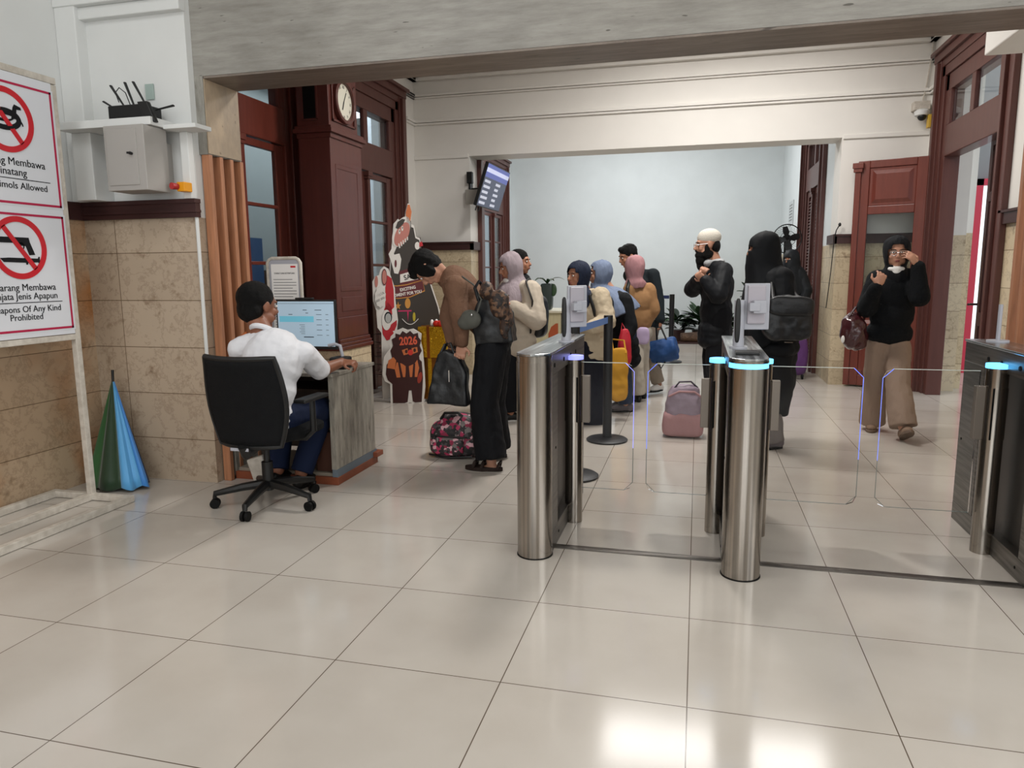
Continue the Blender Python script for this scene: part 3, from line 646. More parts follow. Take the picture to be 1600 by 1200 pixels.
Mb = Matrix.Translation((-2.355, 3.38, .661)) @ Matrix.Rotation(R(-3), 4, 'Z') @ Matrix.Rotation(R(7), 4, 'X')
# curved back panel: wide at the top, mesh inside a plastic rim
def backp(u, v, off=0):
    hw = .225+.02*math.cos(v*2) - .025*max(0, -v)**2
    return Mb @ V((u*hw, -.035+.05*(1-u*u)*-1+.05 - .015*v*v+off, v*.245))
mb = MB(); rows = []
for j in range(13):
    v = -1+j/6; rows.append([mb.bm.verts.new(backp(-1+k/6, v)) for k in range(13)])
for r0, r1 in zip(rows, rows[1:]):
    for k in range(12): mb.bm.faces.new((r0[k], r0[k+1], r1[k+1], r1[k]))
o = mb.build('backrest', M_mesh, t, smooth=True); s = o.modifiers.new('thick', 'SOLIDIFY'); s.thickness = .012
ring = [backp(-1+k/6, 1) for k in range(13)]+[backp(1, 1-j/6) for j in range(1, 13)]+[backp(1-k/6, -1) for k in range(1, 13)]+[backp(-1, -1+j/6) for j in range(1, 13)]
MB().tube(ring, .015, 8).build('back_frame', M_black, t, smooth=True)
MB().tube([backp(0, -.95, -.02), backp(0, -.95, -.02)+V((0, .02, -.05)), (cx, cy+.02, .40)], [.03, .03, .03], 10).build('back_support', M_black, t, smooth=True)
MB().box((-.055, -.002, -.008), (.055, .002, .008), Matrix.Translation(backp(-.1, -1.02, -.03))).build('label_plate', M_greyl, t)
for s, px in ((-1, -2.67), (1, -2.12)):
    MB().box((px-.04, cy-.10, .628), (px+.04, cy+.17, .652)).build('armrest', M_black, t, bevel=.01)
    MB().tube([(px, cy+.04, .63), (px, cy+.04, .45), (px-s*.05, cy+.04, .405), (cx+s*.1, cy+.04, .40)], [.017, .02, .02, .02], 8).build('arm_post', M_black, t, smooth=True)

# ================================================================ CLOCK CASE
t = thing('clock_case', 'tall red-brown wooden case with a round clock on a marble plinth', 'clock case', (-3.22, 6.18, 0))
MB().box((-3.40, 5.86, 0), (-3.07, 6.48, .66)).build('plinth', M_marP, t, bevel=.006)
MB().box((-3.42, 5.84, .655), (-3.055, 6.50, .69)).box((-3.415, 5.85, .69), (-3.065, 6.49, .72)).box((-3.41, 5.86, .72), (-3.075, 6.48, .755)).box((-3.405, 5.87, .755), (-3.09, 6.47, .95)).build('base_moulding', M_case, t, bevel=.006)
MB().box((-3.40, 5.88, .95), (-3.10, 6.48, 2.56)).build('trunk', M_case, t, bevel=.004)
MB().box((-3.12, 5.98, 1.18), (-3.095, 6.38, 1.22)).box((-3.12, 5.98, 2.25), (-3.095, 6.38, 2.29)).box((-3.12, 5.96, 1.18), (-3.095, 5.99, 2.29)).box((-3.12, 6.37, 1.18), (-3.095, 6.40, 2.29)).box((-3.12, 5.97, 1.0), (-3.095, 6.39, 1.13)).build('trunk_door', M_case, t, bevel=.005)
MB().box((-3.43, 5.84, 2.54), (-3.06, 6.52, 2.575)).box((-3.42, 5.86, 2.575), (-3.075, 6.50, 2.60)).box((-3.41, 5.87, 2.50), (-3.085, 6.49, 2.54)).build('cornice', M_case, t, bevel=.004)
MB().box((-3.40, 5.88, 2.6), (-3.10, 6.42, 3.25)).build('hood', M_case, t, bevel=.004)
MB().box((-3.335, 5.872, 2.66), (-3.215, 5.882, 3.02)).build('side_glass', M_hole, t)
MB().box((-3.35, 5.870, 2.645), (-3.2, 5.88, 2.66)).box((-3.35, 5.870, 3.02), (-3.2, 5.88, 3.035)).box((-3.35, 5.87, 2.65), (-3.335, 5.88, 3.03)).box((-3.215, 5.87, 2.65), (-3.2, 5.88, 3.03)).build('side_glass_frame', M_case, t)
MB().box((-3.11, 5.93, 2.645), (-3.085, 5.95, 3.02)).box((-3.11, 6.34, 2.645), (-3.085, 6.36, 3.02)).box((-3.11, 5.93, 3.0), (-3.085, 6.36, 3.02)).box((-3.11, 5.93, 2.645), (-3.085, 6.36, 2.665)).build('bezel_frame', M_case, t, bevel=.003)
Mc = frameM((-3.10, 6.145, 2.84), (0, 1, 0), (0, 0, 1))
mb = MB(); disc(mb, Mc, .19, .04, 40, rin=.155); mb.build('bezel', M_case, t, bevel=.006)
mb = MB(); disc(mb, Mc, .16, .012, 40); dl = mb.build('clock_dial', mat('dial_cream', '#e2dfcf', .4), t)
for k in range(12):
    a = R(90-30*(k+1)); text(['I', 'II', 'III', 'IV', 'V', 'VI', 'VII', 'VIII', 'IX', 'X', 'XI', 'XII'][k], Mc @ Matrix.Translation((.125*math.cos(a), .125*math.sin(a), .0125)) @ Matrix.Rotation(a-R(90), 4, 'Z'), .035, M_ink, dl, name='numeral')
for a, l, w2 in ((R(-112), .075, .006), (R(60), .10, .004)):
    MB().box((0, -w2, .014), (l, w2, .016), Mc @ Matrix.Rotation(a, 4, 'Z')).build('clock_hand', M_ink, dl)

# ================================================================ TICKET GATES
def gate(cx, label, poles, wings, led_front, cyan=True, y0=3.155, y1=4.26, term=None, name='ticket_gate'):
    t = thing(name, label, 'ticket gate', (cx, 3.7, 0), 'ticket gates')
    hw = .078
    MB().cyl((cx, y0+.083), .083, .004, .932, 48).build('front_column', M_steel, t, smooth=True)
    MB().cyl((cx, y0+.083), .083, .953, .962, 48).build('column_cap', M_steel, t, smooth=True)
    MB().cyl((cx, y0+.083), .081, .932, .953, 48).build('light_ring', led_front, t, smooth=True)
    MB().cyl((cx, y0+.083), .086, 0, .005, 40).build('foot_plate', M_rubber, t)
    mb = MB().box((cx-hw, y0+.10, .862), (cx+hw, y1, .962)).box((cx-hw, y0+.10, 0), (cx+hw, y1, .10))
    mb.box((cx-hw, y1-.28, .10), (cx+hw, y1, .862)).box((cx-hw, y0+.1, .10), (cx+hw, y0+.26, .862))
    mb.build('housing', M_steelf, t, bevel=.003)
    MB().box((cx-.030, y0+.26, .10), (cx+.030, y1-.28, .862)).build('inner_panel', M_steeld, t)
    mb = MB(); n = 12
    poly = [(hw+.004, y1-y0+.005), (-hw-.004, y1-y0+.005)]+[(-(hw+.004)*math.cos(math.pi*k/n), .085-.085*math.sin(math.pi*k/n)) for k in range(n+1)]
    mb.prism(poly, Matrix.Translation((cx, y0, .962)), .012).build('top_plate', M_steelt, t, bevel=.003)
    for s in poles:
        mb = MB()
        for y in (y0+.17, y0+.42, y0+.62, y0+.78): mb.tube([(cx+s*(hw-.002), y, .905), (cx+s*(hw+.003), y, .905)], .011, 14)
        for y, z in ((y0+.2, .5), (y0+.28, .05), (y1-.05, .45)): mb.tube([(cx+s*(hw-.002), y, z), (cx+s*(hw+.002), y, z)], .007, 10)
        mb.build('sensor_hole', M_hole, t)
        px, py = cx+s*.103, 3.75
        pole = MB().cyl((px, py), .047, 0, .885, 36).build('wing_pole', M_steel, t, smooth=True)
        MB().cyl((px, py), .049, .885, .905, 36).build('light_ring', M_led if cyan else M_ledw, t, smooth=True)
        MB().cyl((px, py), .0495, .555, .795, 36).build('sleeve', M_steel, pole, smooth=True)
        MB().box((px+s*.022, py-.052, .555), (px+s*.028, py-.048, .795)).build('slot_line', M_hole, pole)
        MB().box((px+s*.046, py-.02, .55), (px+s*.085, py+.02, .80)).build('clamp_plate', mat('clamp_steel', '#7d746b', .42, .6), pole, bevel=.002)
    for s, x0, x1 in wings:
        ch = .045; ya = 3.744
        if s > 0: poly = [(x0, .19), (x1-ch, .19), (x1-ch*.3, .19+ch*.3), (x1, .19+ch), (x1, .87-ch), (x1-ch*.3, .87-ch*.3), (x1-ch, .87), (x0, .87)]
        else: poly = [(x1, .19), (x1, .87), (x0+ch, .87), (x0+ch*.3, .87-ch*.3), (x0, .87-ch), (x0, .19+ch), (x0+ch*.3, .19+ch*.3), (x0+ch, .19)]
        M = frameM((0, ya+.012, 0), (1, 0, 0), (0, 0, 1))
        g = MB().prism(poly, M, .012).build('glass_wing', M_glass, t)
        xe = x1 if s > 0 else x0; xi = x1-ch if s > 0 else x0+ch
        q = .0016
        MB().tube([(xe, ya+.006, .42), (xe, ya+.006, .87-ch), (xi, ya+.006, .87)], q, 6).build('lit_edge', M_ledw if not cyan else M_led2, g)
        MB().tube([(xi, ya+.006, .87), ((x0 if s > 0 else x1), ya+.006, .87)], .0018, 6).build('top_edge', mat('glass_edge', '#cfd6cf', .2), g)
        MB().tube([(xe, ya+.006, .42), (xe, ya+.006, .19+ch), (xi, ya+.006, .19), ((x0 if s > 0 else x1), ya+.006, .19)], .0018, 6).build('lower_edge', mat('glass_edge_dark', '#7d8683', .2), g)
    return t
g1 = gate(-.722, 'leftmost ticket gate, one glass wing, beside the pole reader seen edge-on', [1], [(1, -.575, -.305)], M_steel, cyan=False, y0=3.16)
g2 = gate(.22, 'middle ticket gate with a glowing cyan ring around its front column', [-1, 1], [(-1, -.235, .07), (1, .37, .785)], M_led, y0=3.13)
g3 = gate(1.452, 'right ticket gate cut by the picture edge, dark side panels and blue ring', [-1], [(-1, .87, 1.28)], M_led, y0=3.16)
MB().box((.17, 3.30, .975), (.27, 3.40, .985)).build('scanner_window', M_black, g2, bevel=.002)
def terminal(x, y, yaw, w_, z0, z1, label, cx_off):
    t = thing('face_reader', label, 'face reader', (x, y, .975), 'face reader terminals')
    MB().cyl((x, y), .042, .974, .982, 28).cyl((x, y), .024, .98, 1.20, 28).cyl((x, y), .026, .975, 1.02, 28).build('post', M_greyl, t, smooth=True)
    mb = MB(); sell(mb, (x-.008, y-.024, 1.105), (.013, .008, .105), .6); mb.build('slot', M_black, t, smooth=True)
    a = R(yaw); d = V((math.cos(a), math.sin(a), 0)); c = V((x+cx_off, y+.02, 0))
    M = frameM(c+V((0, 0, (z0+z1)/2)), d, (0, 0, 1)); h = (z1-z0)/2   # local z = towards viewer
    MB().box((-w_/2, -h, -.014), (w_/2, h, .0), M).build('tablet_shell', M_greyl, t, bevel=.004)
    MB().box((-w_/2+.012, -h*.75, 0), (w_/2-.022, h-.008, .012), M).build('back_cover', mat('tablet_back', '#a9a4ac', .4), t, bevel=.006)
    MB().box((-w_/2+.006, -h+.006, -.0155), (w_/2-.006, h-.006, -.0138), M).build('screen', M_black, t)
    MB().box((-.03, -.03, .012), (.03, .03, .05), M).box((-.05, -.02, .02), (.0, .02, .055), M).build('bracket', M_greyl, t, bevel=.004)
terminal(-.665, 3.77, 38, .115, 1.05, 1.268, 'pale face reader on a post on the left gate', .055)
terminal(.195, 3.60, 12, .118, 1.06, 1.278, 'pale face reader on a post on the middle gate', .08)
t = thing('face_reader', 'thin post of a face reader on the right gate, its head hidden', 'face reader', (1.47, 4.12, .975), 'face reader terminals')
MB().cyl((1.47, 4.12), .05, .974, .982, 28).cyl((1.47, 4.12), .01, .98, 1.16, 20).build('post', M_greyl, t, smooth=True)

# ================================================================ STANCHIONS
M_belt = mat('belt_blue', '#5f7fb8', .5); M_st = mat('stanchion_black', '#17181c', .45)
def stanchion(x, y, label):
    t = thing('stanchion', label, 'stanchion', (x, y, 0), 'belt barrier posts')
    MB().lathe((x, y, 0), [(.16, 0), (.165, .012), (.15, .022), (.04, .032), (.035, .04)], 40).build('base', M_st, t, smooth=True)
    MB().cyl((x, y), .036, .03, .92, 24).build('post', M_st, t, smooth=True)
    MB().cyl((x, y), .036, .92, 1.0, 24).build('belt_head', M_black, t, smooth=True)
    return t
def belt(a, b, label, m=None):
    a, b = V(a), V(b); d = (b-a).normalized(); n = V((-d.y, d.x, 0)).normalized()*.0015; h = V((0, 0, .024)); mb = MB()
    mb._add([a-n-h, b-n-h, b-n+h, a-n+h, a+n-h, b+n-h, b+n+h, a+n+h], [(0, 1, 2, 3), (4, 7, 6, 5), (0, 4, 5, 1), (3, 2, 6, 7), (0, 3, 7, 4), (1, 5, 6, 2)])
    tag(mb.build('barrier_belt', m or M_belt), label, 'barrier belt')
stanchion(-.67, 5.68, 'black belt post with its round base in view behind the left glass wing')
stanchion(-.76, 4.60, 'black belt post mostly hidden behind the leftmost gate')
stanchion(-.36, 10.9, 'distant black belt post beside the potted plants')
stanchion(-1.30, 11.1, 'distant black belt post behind the people on the left')
belt((-.67, 5.64, .965), (-.76, 4.64, .965), 'light blue retractable belt running back from the leftmost gate')
belt((-.40, 10.9, .96), (-1.26, 11.1, .96), 'dark blue belt stretched in front of the back wall plants', mat('belt_dark', '#23305a', .5))
# ================================================================ HOLIDAY STANDEES
def onpl(px, py, o, n):
    d = P(px, py, 1.0)-V((0, 0, CH)); c = V((0, 0, CH)); return c+d*((V(o)-c).dot(V(n))/d.dot(V(n)))
class Board:
    def __init__(s, o, n): s.o = V(o); s.n = V(n).normalized(); s.xa = V((-s.n.y, s.n.x, 0)).normalized()
    def poly(s, mb, pts, off, th):
        a = [onpl(x, y, s.o, s.n)+s.n*off for x, y in pts]; b = [q+s.n*th for q in a]; n = len(a)
        mb._add(a+b, [tuple(range(n)), tuple(range(n, 2*n))[::-1]]+[(i, (i+1) % n, n+(i+1) % n, n+i) for i in range(n)])
    def add(s, name, pts, m, parent, lay=1, th=None):
        mb = MB(); lst = pts if isinstance(pts[0][0], (tuple, list)) else [pts]
        for p in lst: s.poly(mb, p, .0016*(lay-1), th or .0016)
        return mb.build(name, m, parent)
    def text(s, st, px, py, size, m, parent, slope=0, width=None, lay=2, bold=.0006):
        c = onpl(px, py, s.o, s.n)+s.n*(.0016*lay); q = onpl(px+10, py+slope*10, s.o, s.n)+s.n*(.0016*lay)
        text(st, frameM(c, q-c, (0, 0, 1)), size, m, parent, width=width, bold=bold)
def E_(cx, cy, rx, ry, n=24, rot=0):
    return [(cx+rx*math.cos(2*math.pi*k/n)*math.cos(rot)-ry*math.sin(2*math.pi*k/n)*math.sin(rot), cy+rx*math.cos(2*math.pi*k/n)*math.sin(rot)+ry*math.sin(2*math.pi*k/n)*math.cos(rot)) for k in range(n)]
C_br = mat('board_brown', '#3a1614', .5); C_or = mat('board_orange', '#c9703f', .5); C_num = mat('board_coral', '#d85c40', .5); C_w = mat('board_white', '#dcd7d0', .5)
C_dk = mat('board_olive', '#37302a', .5); C_red = mat('board_red', '#b3202a', .5); C_pk = mat('board_pink', '#b9766a', .5); C_rib = mat('board_maroon', '#5e2226', .5); C_go = mat('board_gold', '#c58a3c', .5)
# brown bearded figure with 2026 glasses
b = Board((-2.90, 6.93, 0), (.25, -.97, 0))
t = thing('holiday_standee', 'brown bushy-haired cartoon figure board wearing coral 2026 glasses and an orange shirt', 'standee', (-2.9, 6.93, 0), 'holiday cutout boards')
out = [(612, 633), (611, 600), (603, 596), (599, 585), (601, 560), (606, 552), (612, 545), (609, 538), (612, 527), (617, 522), (615, 519), (623, 517), (630, 514), (638, 517), (645, 515), (652, 519), (658, 523), (657, 535), (660, 548), (661, 560), (663, 580), (664, 605), (661, 630), (648, 631), (640, 629), (630, 633), (620, 635)]
b.add('backing', [(x-1.5 if x < 640 else x+.5, y-1.5 if y < 580 else y) for x, y in out], C_w, t, 0, -.022)
b.add('body', [(614, 632), (613, 600), (606, 594), (603, 585), (604, 570), (612, 560), (650, 556), (659, 565), (661, 590), (659, 628), (649, 629), (645, 627), (643, 610), (639, 610), (637, 628), (629, 631), (620, 633)], C_br, t)
b.add('hair', [(613, 560), (610, 548), (614, 540), (612, 530), (618, 527), (618, 521), (625, 523), (629, 517), (635, 521), (641, 517), (646, 522), (653, 520), (654, 527), (658, 532), (656, 540), (659, 548), (655, 556), (656, 566), (645, 572), (632, 574), (620, 568)], C_br, t, 2)
b.add('shirt', [[(605, 575), (607, 563), (615, 558), (619, 563), (617, 577)], [(617, 577), (620, 566), (628, 568), (634, 572), (634, 589), (620, 590)], [(639, 572), (648, 568), (652, 562), (655, 575), (652, 589), (639, 589)]], C_or, t, 3)
b.add('braces', [[(622, 566), (625, 566), (630, 590), (626, 590)], [(646, 568), (649, 568), (648, 590), (644, 590)], [(635, 573), (639, 573), (641, 592), (637, 597), (633, 592)]], C_br, t, 4)
gl = b.add('glasses', [[(628, 547), (637, 544), (638, 553), (631, 555)], [(643, 544), (652, 542), (653, 550), (645, 553)]], C_or, t, 4)
b.add('eye', [E_(635, 549, 2, 3, 12), E_(648, 547, 2, 3, 12)], C_br, gl, 5)
b.text('2026', 638, 533, .115, C_num, t, slope=-.06, width=.185, lay=4, bold=.004)
b.add('nose', E_(641.5, 550.5, 4, 4.5, 20), mat('board_noser', '#d0342c', .5), t, 5)
b.add('sausage_hand', E_(656, 590, 3.5, 9, 16, .2), mat('board_hand', '#9a3424', .5), t, 4)
# tree shaped main board
b = Board((-2.95, 7.28, 0), (.55, -.83, 0))
t = thing('holiday_standee', 'tall tree-shaped board with a pink faced figure, white banner and hanging ornaments', 'standee', (-2.95, 7.28, 0), 'holiday cutout boards')
tree = [(632, 350), (634, 330), (637, 318), (640, 318), (643, 330), (642, 350), (647, 352), (650, 370), (656, 372), (658, 392), (662, 405), (666, 420), (676, 450), (686, 480), (694, 520), (698, 560), (698, 627), (604, 630), (602, 560), (600, 520), (606, 470), (608, 440), (610, 405), (612, 385), (615, 350), (622, 342)]
b.add('backing', tree, C_w, t, 0, -.03)
b.add('tree_face', [(634, 352), (646, 356), (649, 372), (655, 375), (660, 405), (674, 450), (684, 480), (692, 520), (696, 560), (696, 625), (606, 628), (603, 560), (602, 520), (608, 470), (611, 405), (616, 395)], C_dk, t)
b.add('fist', [(635, 345), (634, 332), (637, 320), (640, 320), (643, 331), (641, 346)], C_or, t, 2)
b.add('sleeve', [(635, 345), (642, 345), (643, 372), (635, 372)], C_dk, t, 2)
b.add('hat_rim', E_(627, 362, 12, 25, 28, .38), C_w, t, 2); fc = b.add('face', E_(628, 366, 10, 20, 28, .42), C_pk, t, 3)
b.add('hair', [(618, 356), (621, 347), (628, 342), (633, 343), (630, 350), (622, 358)], C_dk, t, 4)
b.add('eye', [E_(624, 362, 1.6, 4, 12), E_(628.5, 357, 1.6, 4, 12)], C_w, fc, 4); b.add('pupil', [E_(624.3, 361, .7, 1.4, 10), E_(628.8, 356, .7, 1.4, 10)], M_ink, fc, 5)
b.add('scarf_stripe', [[(622+k*3.4, 381-k*2.6), (623.6+k*3.4, 380-k*2.6), (625.5+k*3, 387-k*3.0), (623.6+k*3, 388-k*3.0)] for k in range(5)], C_w, t, 4)
b.add('ghost_figure', [(607, 397), (612, 388), (616, 398), (624, 396), (627, 405), (625, 420), (622, 428), (616, 427), (612, 412)], C_w, t, 3)
b.add('ghost_mark', E_(618, 412, 1.8, 6), C_rib, t, 4)
b.add('small_santa', E_(652, 384, 4, 6), C_w, t, 3); b.add('small_hat', [(655, 386), (655, 379), (659, 377), (661, 384)], C_red, t, 4); b.add('small_beard', E_(656, 393, 4, 3.5), C_w, t, 3)
b.add('banner_edge', [(624, 424), (662, 412), (662, 440), (625, 446)], C_rib, t, 3)
b.add('banner', [(625, 429), (663, 418), (663, 434), (625, 442)], C_w, t, 4); b.text('SALE', 641, 432, .075, M_ink, t, slope=-.27, width=.14, lay=5)
b.add('ribbon_edge', [(606, 445), (620, 446), (636, 444), (660, 437), (664, 455), (640, 465), (622, 467), (607, 466)], C_go, t, 3)
rb = b.add('ribbon', [(606, 446.5), (620, 447.5), (636, 445.5), (660, 438.5), (663, 453.5), (640, 463.5), (622, 465.5), (607, 464.5)], C_rib, t, 4)
b.text('EXCITING', 637, 451, .045, C_w, rb, slope=-.2, width=.17, lay=5, bold=.0015); b.text('MOMENT FOR YOU', 635, 459, .045, C_w, rb, slope=-.16, width=.33, lay=5, bold=.0015)
b.add('ornament', [E_(637, 474, 4.3, 8)], C_go, t, 2); b.add('ornament', [E_(647, 495, 2.2, 7)], mat('board_yellow', '#b7a52f', .5), t, 2)
b.add('star_ornament', [(622+(5 if k % 2 == 0 else 2)*math.sin(math.pi*k/5), 478-(7 if k % 2 == 0 else 2.6)*math.cos(math.pi*k/5)) for k in range(10)], C_go, t, 2)
b.add('pink_ribbon', [[(622, 485), (643, 484.6), (643, 486.6), (622, 487)], [(636, 487), (638.5, 487), (637.4, 502)]], mat('board_magenta', '#c02a5e', .5), t, 2)
cn = [onpl(628+k*3.2, 498+9*math.sin(math.pi*k/8), b.o, b.n)+b.n*.006 for k in range(9)]
MB().tube(cn, .004, 6).build('string', C_w, t, smooth=True)
# left narrow santa board
b = Board((-3.12, 7.02, 0), (.5, -.86, 0))
t = thing('holiday_standee', 'narrow red and white santa board with a white speech bubble, leftmost of the boards', 'standee', (-3.12, 7.05, 0), 'holiday cutout boards')
out = [(583, 470), (582, 440), (586, 432), (592, 430), (594, 422), (600, 416), (607, 420), (611, 432), (617, 450), (618, 470), (622, 500), (620, 520), (614, 545), (610, 625), (598, 625), (596, 520), (590, 512), (588, 486)]
b.add('backing', out, C_w, t, 0, -.035)
b.add('red_suit', [[(605, 430), (612, 435), (615, 452), (616, 480), (610, 486), (602, 484), (602, 450)], [(597, 508), (604, 515), (612, 506), (620, 500), (620, 508), (611, 530), (604, 532), (598, 522)], [(600, 484), (606, 472), (612, 480), (613, 492)]], C_red, t, 1)
b.add('medallion', [E_(600.5, 433, 4.2, 13)], C_rib, t, 3); b.add('medallion_face', [E_(600.5, 433, 3.4, 11)], C_pk, t, 4); b.add('medallion', [E_(588, 440, 2.6, 9)], C_pk, t, 2)
bub = [(594+(9 if k % 2 else 8)*math.cos(2*math.pi*k/20), 464+(17 if k % 2 else 15.5)*math.sin(2*math.pi*k/20)) for k in range(20)]
bb = b.add('speech_bubble', bub, C_w, t, 4, .012)
b.text('PESTA', 594, 460, .035, M_ink, bb, slope=-.5, width=.085, lay=10); b.text('2025 2026', 594, 468, .03, M_ink, bb, slope=-.5, width=.10, lay=10)
b.add('beard', E_(604, 500, 7.5, 16), C_w, t, 3); b.add('face_ring', E_(606.5, 496, 6, 9), M_ink, t, 4); b.add('face', E_(606.5, 497, 4.6, 7.5), mat('board_grey', '#a9a9a5', .5), t, 5)
b.add('boot', [(600, 540), (608, 538), (610, 552), (607, 562), (600, 562)], C_w, t, 2)
# dark greenery behind
def blade(mb, base, d, L, w, droop=.4, n=6):
    base = V(base); d = V(d).normalized(); s = d.cross(V((0, 0, 1)))
    s = s.normalized() if s.length > .05 else V((1, 0, 0)); p = base; prev = None
    for k in range(n+1):
        u = k/n; wd = w*math.sin(math.pi*min(.97, .08+u*.9))**.7; l, r = mb.bm.verts.new(p-s*wd), mb.bm.verts.new(p+s*wd); m_ = mb.bm.verts.new(p-V((0, 0, wd*.35)))
        if prev: mb.bm.faces.new((prev[0], prev[2], m_, l)); mb.bm.faces.new((prev[2], prev[1], r, m_))
        prev = (l, r, m_); dd = (d+V((0, 0, -droop*u*1.6))).normalized(); p = p+dd*(L/n)
def foliage(name, c, r, n, L, w, m, parent, up=.5):
    mb = MB()
    for k in range(n):
        a = random.uniform(0, 6.28); q = V((math.cos(a), math.sin(a), random.uniform(-.2, 1)*up+.2))
        blade(mb, V(c)+V((math.cos(a)*random.uniform(0, r[0]), math.sin(a)*random.uniform(0, r[1]), random.uniform(-r[2], r[2]))), q, L*random.uniform(.6, 1.2), w*random.uniform(.7, 1.2), random.uniform(.2, .7))
    return mb.build(name, m, parent, smooth=True)
t = thing('artificial_tree', 'dark green artificial tree behind the holiday boards', 'tree', (-3.3, 7.75, 0))
MB().cyl((-3.3, 7.75), .03, 0, 1.3, 12).build('trunk', M_dark, t)
for z, rr in ((.25, .30), (.55, .26), (.85, .2), (1.15, .12)): foliage('branches', (-3.28, 7.62, z), (rr*.6, rr*.6, .16), 170, .16, .012, M_leafd, t)
t = MB().box((-3.42, 6.98, 0), (-2.75, 7.42, .03)).build('display_platform', M_paper, bevel=.004); tag(t, 'low white platform under the holiday boards', 'platform')
M_gold = mat('gold_foil', '#c79a22', .25, .75, bump=.5, bscale=30)
t = thing('gift_box', 'gold foil gift box with a red bow, topmost of the two', 'gift box', (-2.62, 7.15, .47))
MB().box((-2.80, 7.02, .47), (-2.48, 7.30, .79)).build('box', M_gold, t, bevel=.006)
MB().box((-2.70, 7.015, .465), (-2.67, 7.305, .795)).box((-2.805, 7.14, .465), (-2.475, 7.17, .795)).build('ribbon', mat('foil_amber', '#8a4a1c', .3, .6), t)
mb = MB()
for a in range(6): mb.ell((-2.58+.05*math.cos(a), 7.12+.05*math.sin(a), .82), (.04, .025, .03))
mb.build('bow', mat('bow_red', '#c0281f', .4), t, smooth=True)
t = thing('gift_box', 'gold foil gift box under the one with the bow', 'gift box', (-2.66, 7.15, 0))
MB().box((-2.88, 7.04, .03), (-2.50, 7.34, .47)).build('box', mat('foil_brown', '#80501c', .3, .6, bump=.4, bscale=25), t, bevel=.006)
MB().box((-2.70, 7.035, .03), (-2.66, 7.345, .475)).build('ribbon', M_gold, t)
t = MB().ell(P(675, 505, 7.15), (.02, .02, .04)).ell(P(682, 503, 7.15), (.018, .018, .03)).build('figurine', M_paper, smooth=True); tag(t, 'small white figurines standing on the gold box', 'figurine')

# ================================================================ DISPLAY SCREEN ON THE PARTITION
t = thing('departure_screen', 'tilted departure screen on a wall arm at the partition opening', 'display screen', (-2.6, 9.1, 2.4))
a, b2, c2, d2 = V((-2.46, 8.62, 2.63)), V((-2.46, 9.62, 2.63)), V((-2.62, 9.58, 2.15)), V((-2.62, 8.58, 2.15))
Mt = frameM((a+c2)/2, b2-a, a-d2)
w2, h2 = .5, .253
if Mt.to_3x3().col[2].x < 0: Mt = Mt @ Matrix.Diagonal((1, 1, -1, 1))
MB().box((-w2-.012, -h2-.012, -.04), (w2+.012, h2+.012, 0), Mt).build('housing', M_black, t, bevel=.004)
sc = MB().box((-w2, -h2, 0), (w2, h2, .002), Mt).build('screen', mat('tv_slate', '#4a5166', .4, emit=.35, ecol='#4a5268'), t)
MB().box((-w2, h2*.38, .002), (w2, h2, .003), Mt).build('header', mat('tv_blue', '#5560a0', .4, emit=.5, ecol='#5a65ae'), sc)
MB().box((-w2, h2*.62, .003), (w2, h2*.82, .004), Mt).build('title_bar', mat('tv_pale', '#c3c8e8', .4, emit=.6, ecol='#c3c8e8'), sc)
mb = MB()
for r_ in range(5):
    y = h2*(.2-.26*r_)
    for x0, ln in ((-.46, .24+.03*(r_ % 2)), (.02, .16+.05*((r_+1) % 2))): mb.box((x0, y-.016, .002), (x0+ln, y+.016, .0035), Mt)
mb.build('timetable_rows', mat('tv_text', '#c9cddd', .4, emit=.4, ecol='#c9cddd'), sc)
MB().box((-.42, -h2-.07, -.03), (-.40, -h2, -.02), Mt).box((-.3, -h2-.07, -.03), (-.28, -h2, -.02), Mt).build('bracket_foot', M_black, t)
MB().tube([(-2.86, 9.15, 2.39), (-2.72, 9.12, 2.39), (-2.60, 9.1, 2.39)], .022, 8).box((-2.87, 9.08, 2.28), (-2.85, 9.2, 2.50)).box((-2.66, 9.0, 2.28), (-2.60, 9.2, 2.50)).build('wall_arm', M_black, t)
t = MB().box((-2.90, 9.02, 2.20), (-2.72, 9.10, 2.38)).build('junction_box', mat('box_beige', '#a09c94', .5), bevel=.006); tag(t, 'beige box fixed by the arm of the departure screen', 'junction box')
t = MB().box((-2.88, 9.03, 2.46), (-2.81, 9.099, 2.60)).build('wall_adapter', M_black, bevel=.004); tag(t, 'small black box above the arm of the departure screen', 'adapter')

# ================================================================ RIGHT SIDE SMALL THINGS
t = thing('security_camera', 'white dome security camera in the upper corner beside the tall door', 'camera', (2.28, 9.0, 3.0))
MB().box((2.20, 8.98, 3.03), (2.36, 9.1, 3.12)).build('mount', M_stand, t, bevel=.005)
MB().lathe((2.28, 8.98, 2.95), [(.04, 0), (.07, .02), (.075, .06), (.05, .08)], 24).build('housing', M_white, t, smooth=True)
MB().ell((2.28, 8.96, 2.955), (.045, .045, .045)).build('dome', M_black, t, smooth=True)
MB().tube([(2.30, 9.07, 3.12), (2.33, 9.07, 3.3), (2.36, 9.07, 3.6), (2.37, 9.07, 3.9)], .008, 6).build('cable', M_stand, t, smooth=True)
t = MB().box((2.33, 8.88, 2.83), (2.39, 8.97, 2.96)).build('notice_tag', mat('tag_yellow', '#c9a43c', .5)); tag(t, 'small yellow tag under the dome camera', 'tag')
t = MB().box((1.505, 13.2, 2.1), (1.518, 13.75, 2.5)).build('wall_notice', mat('faded_paper', '#c4c9ca', .6)); tag(t, 'faded notice on the white wall of the back room above the fan', 'notice')
Mw = frameM((1.503, 13.47, 2.42), (0, -1, 0), (0, 0, 1)); mb = MB()
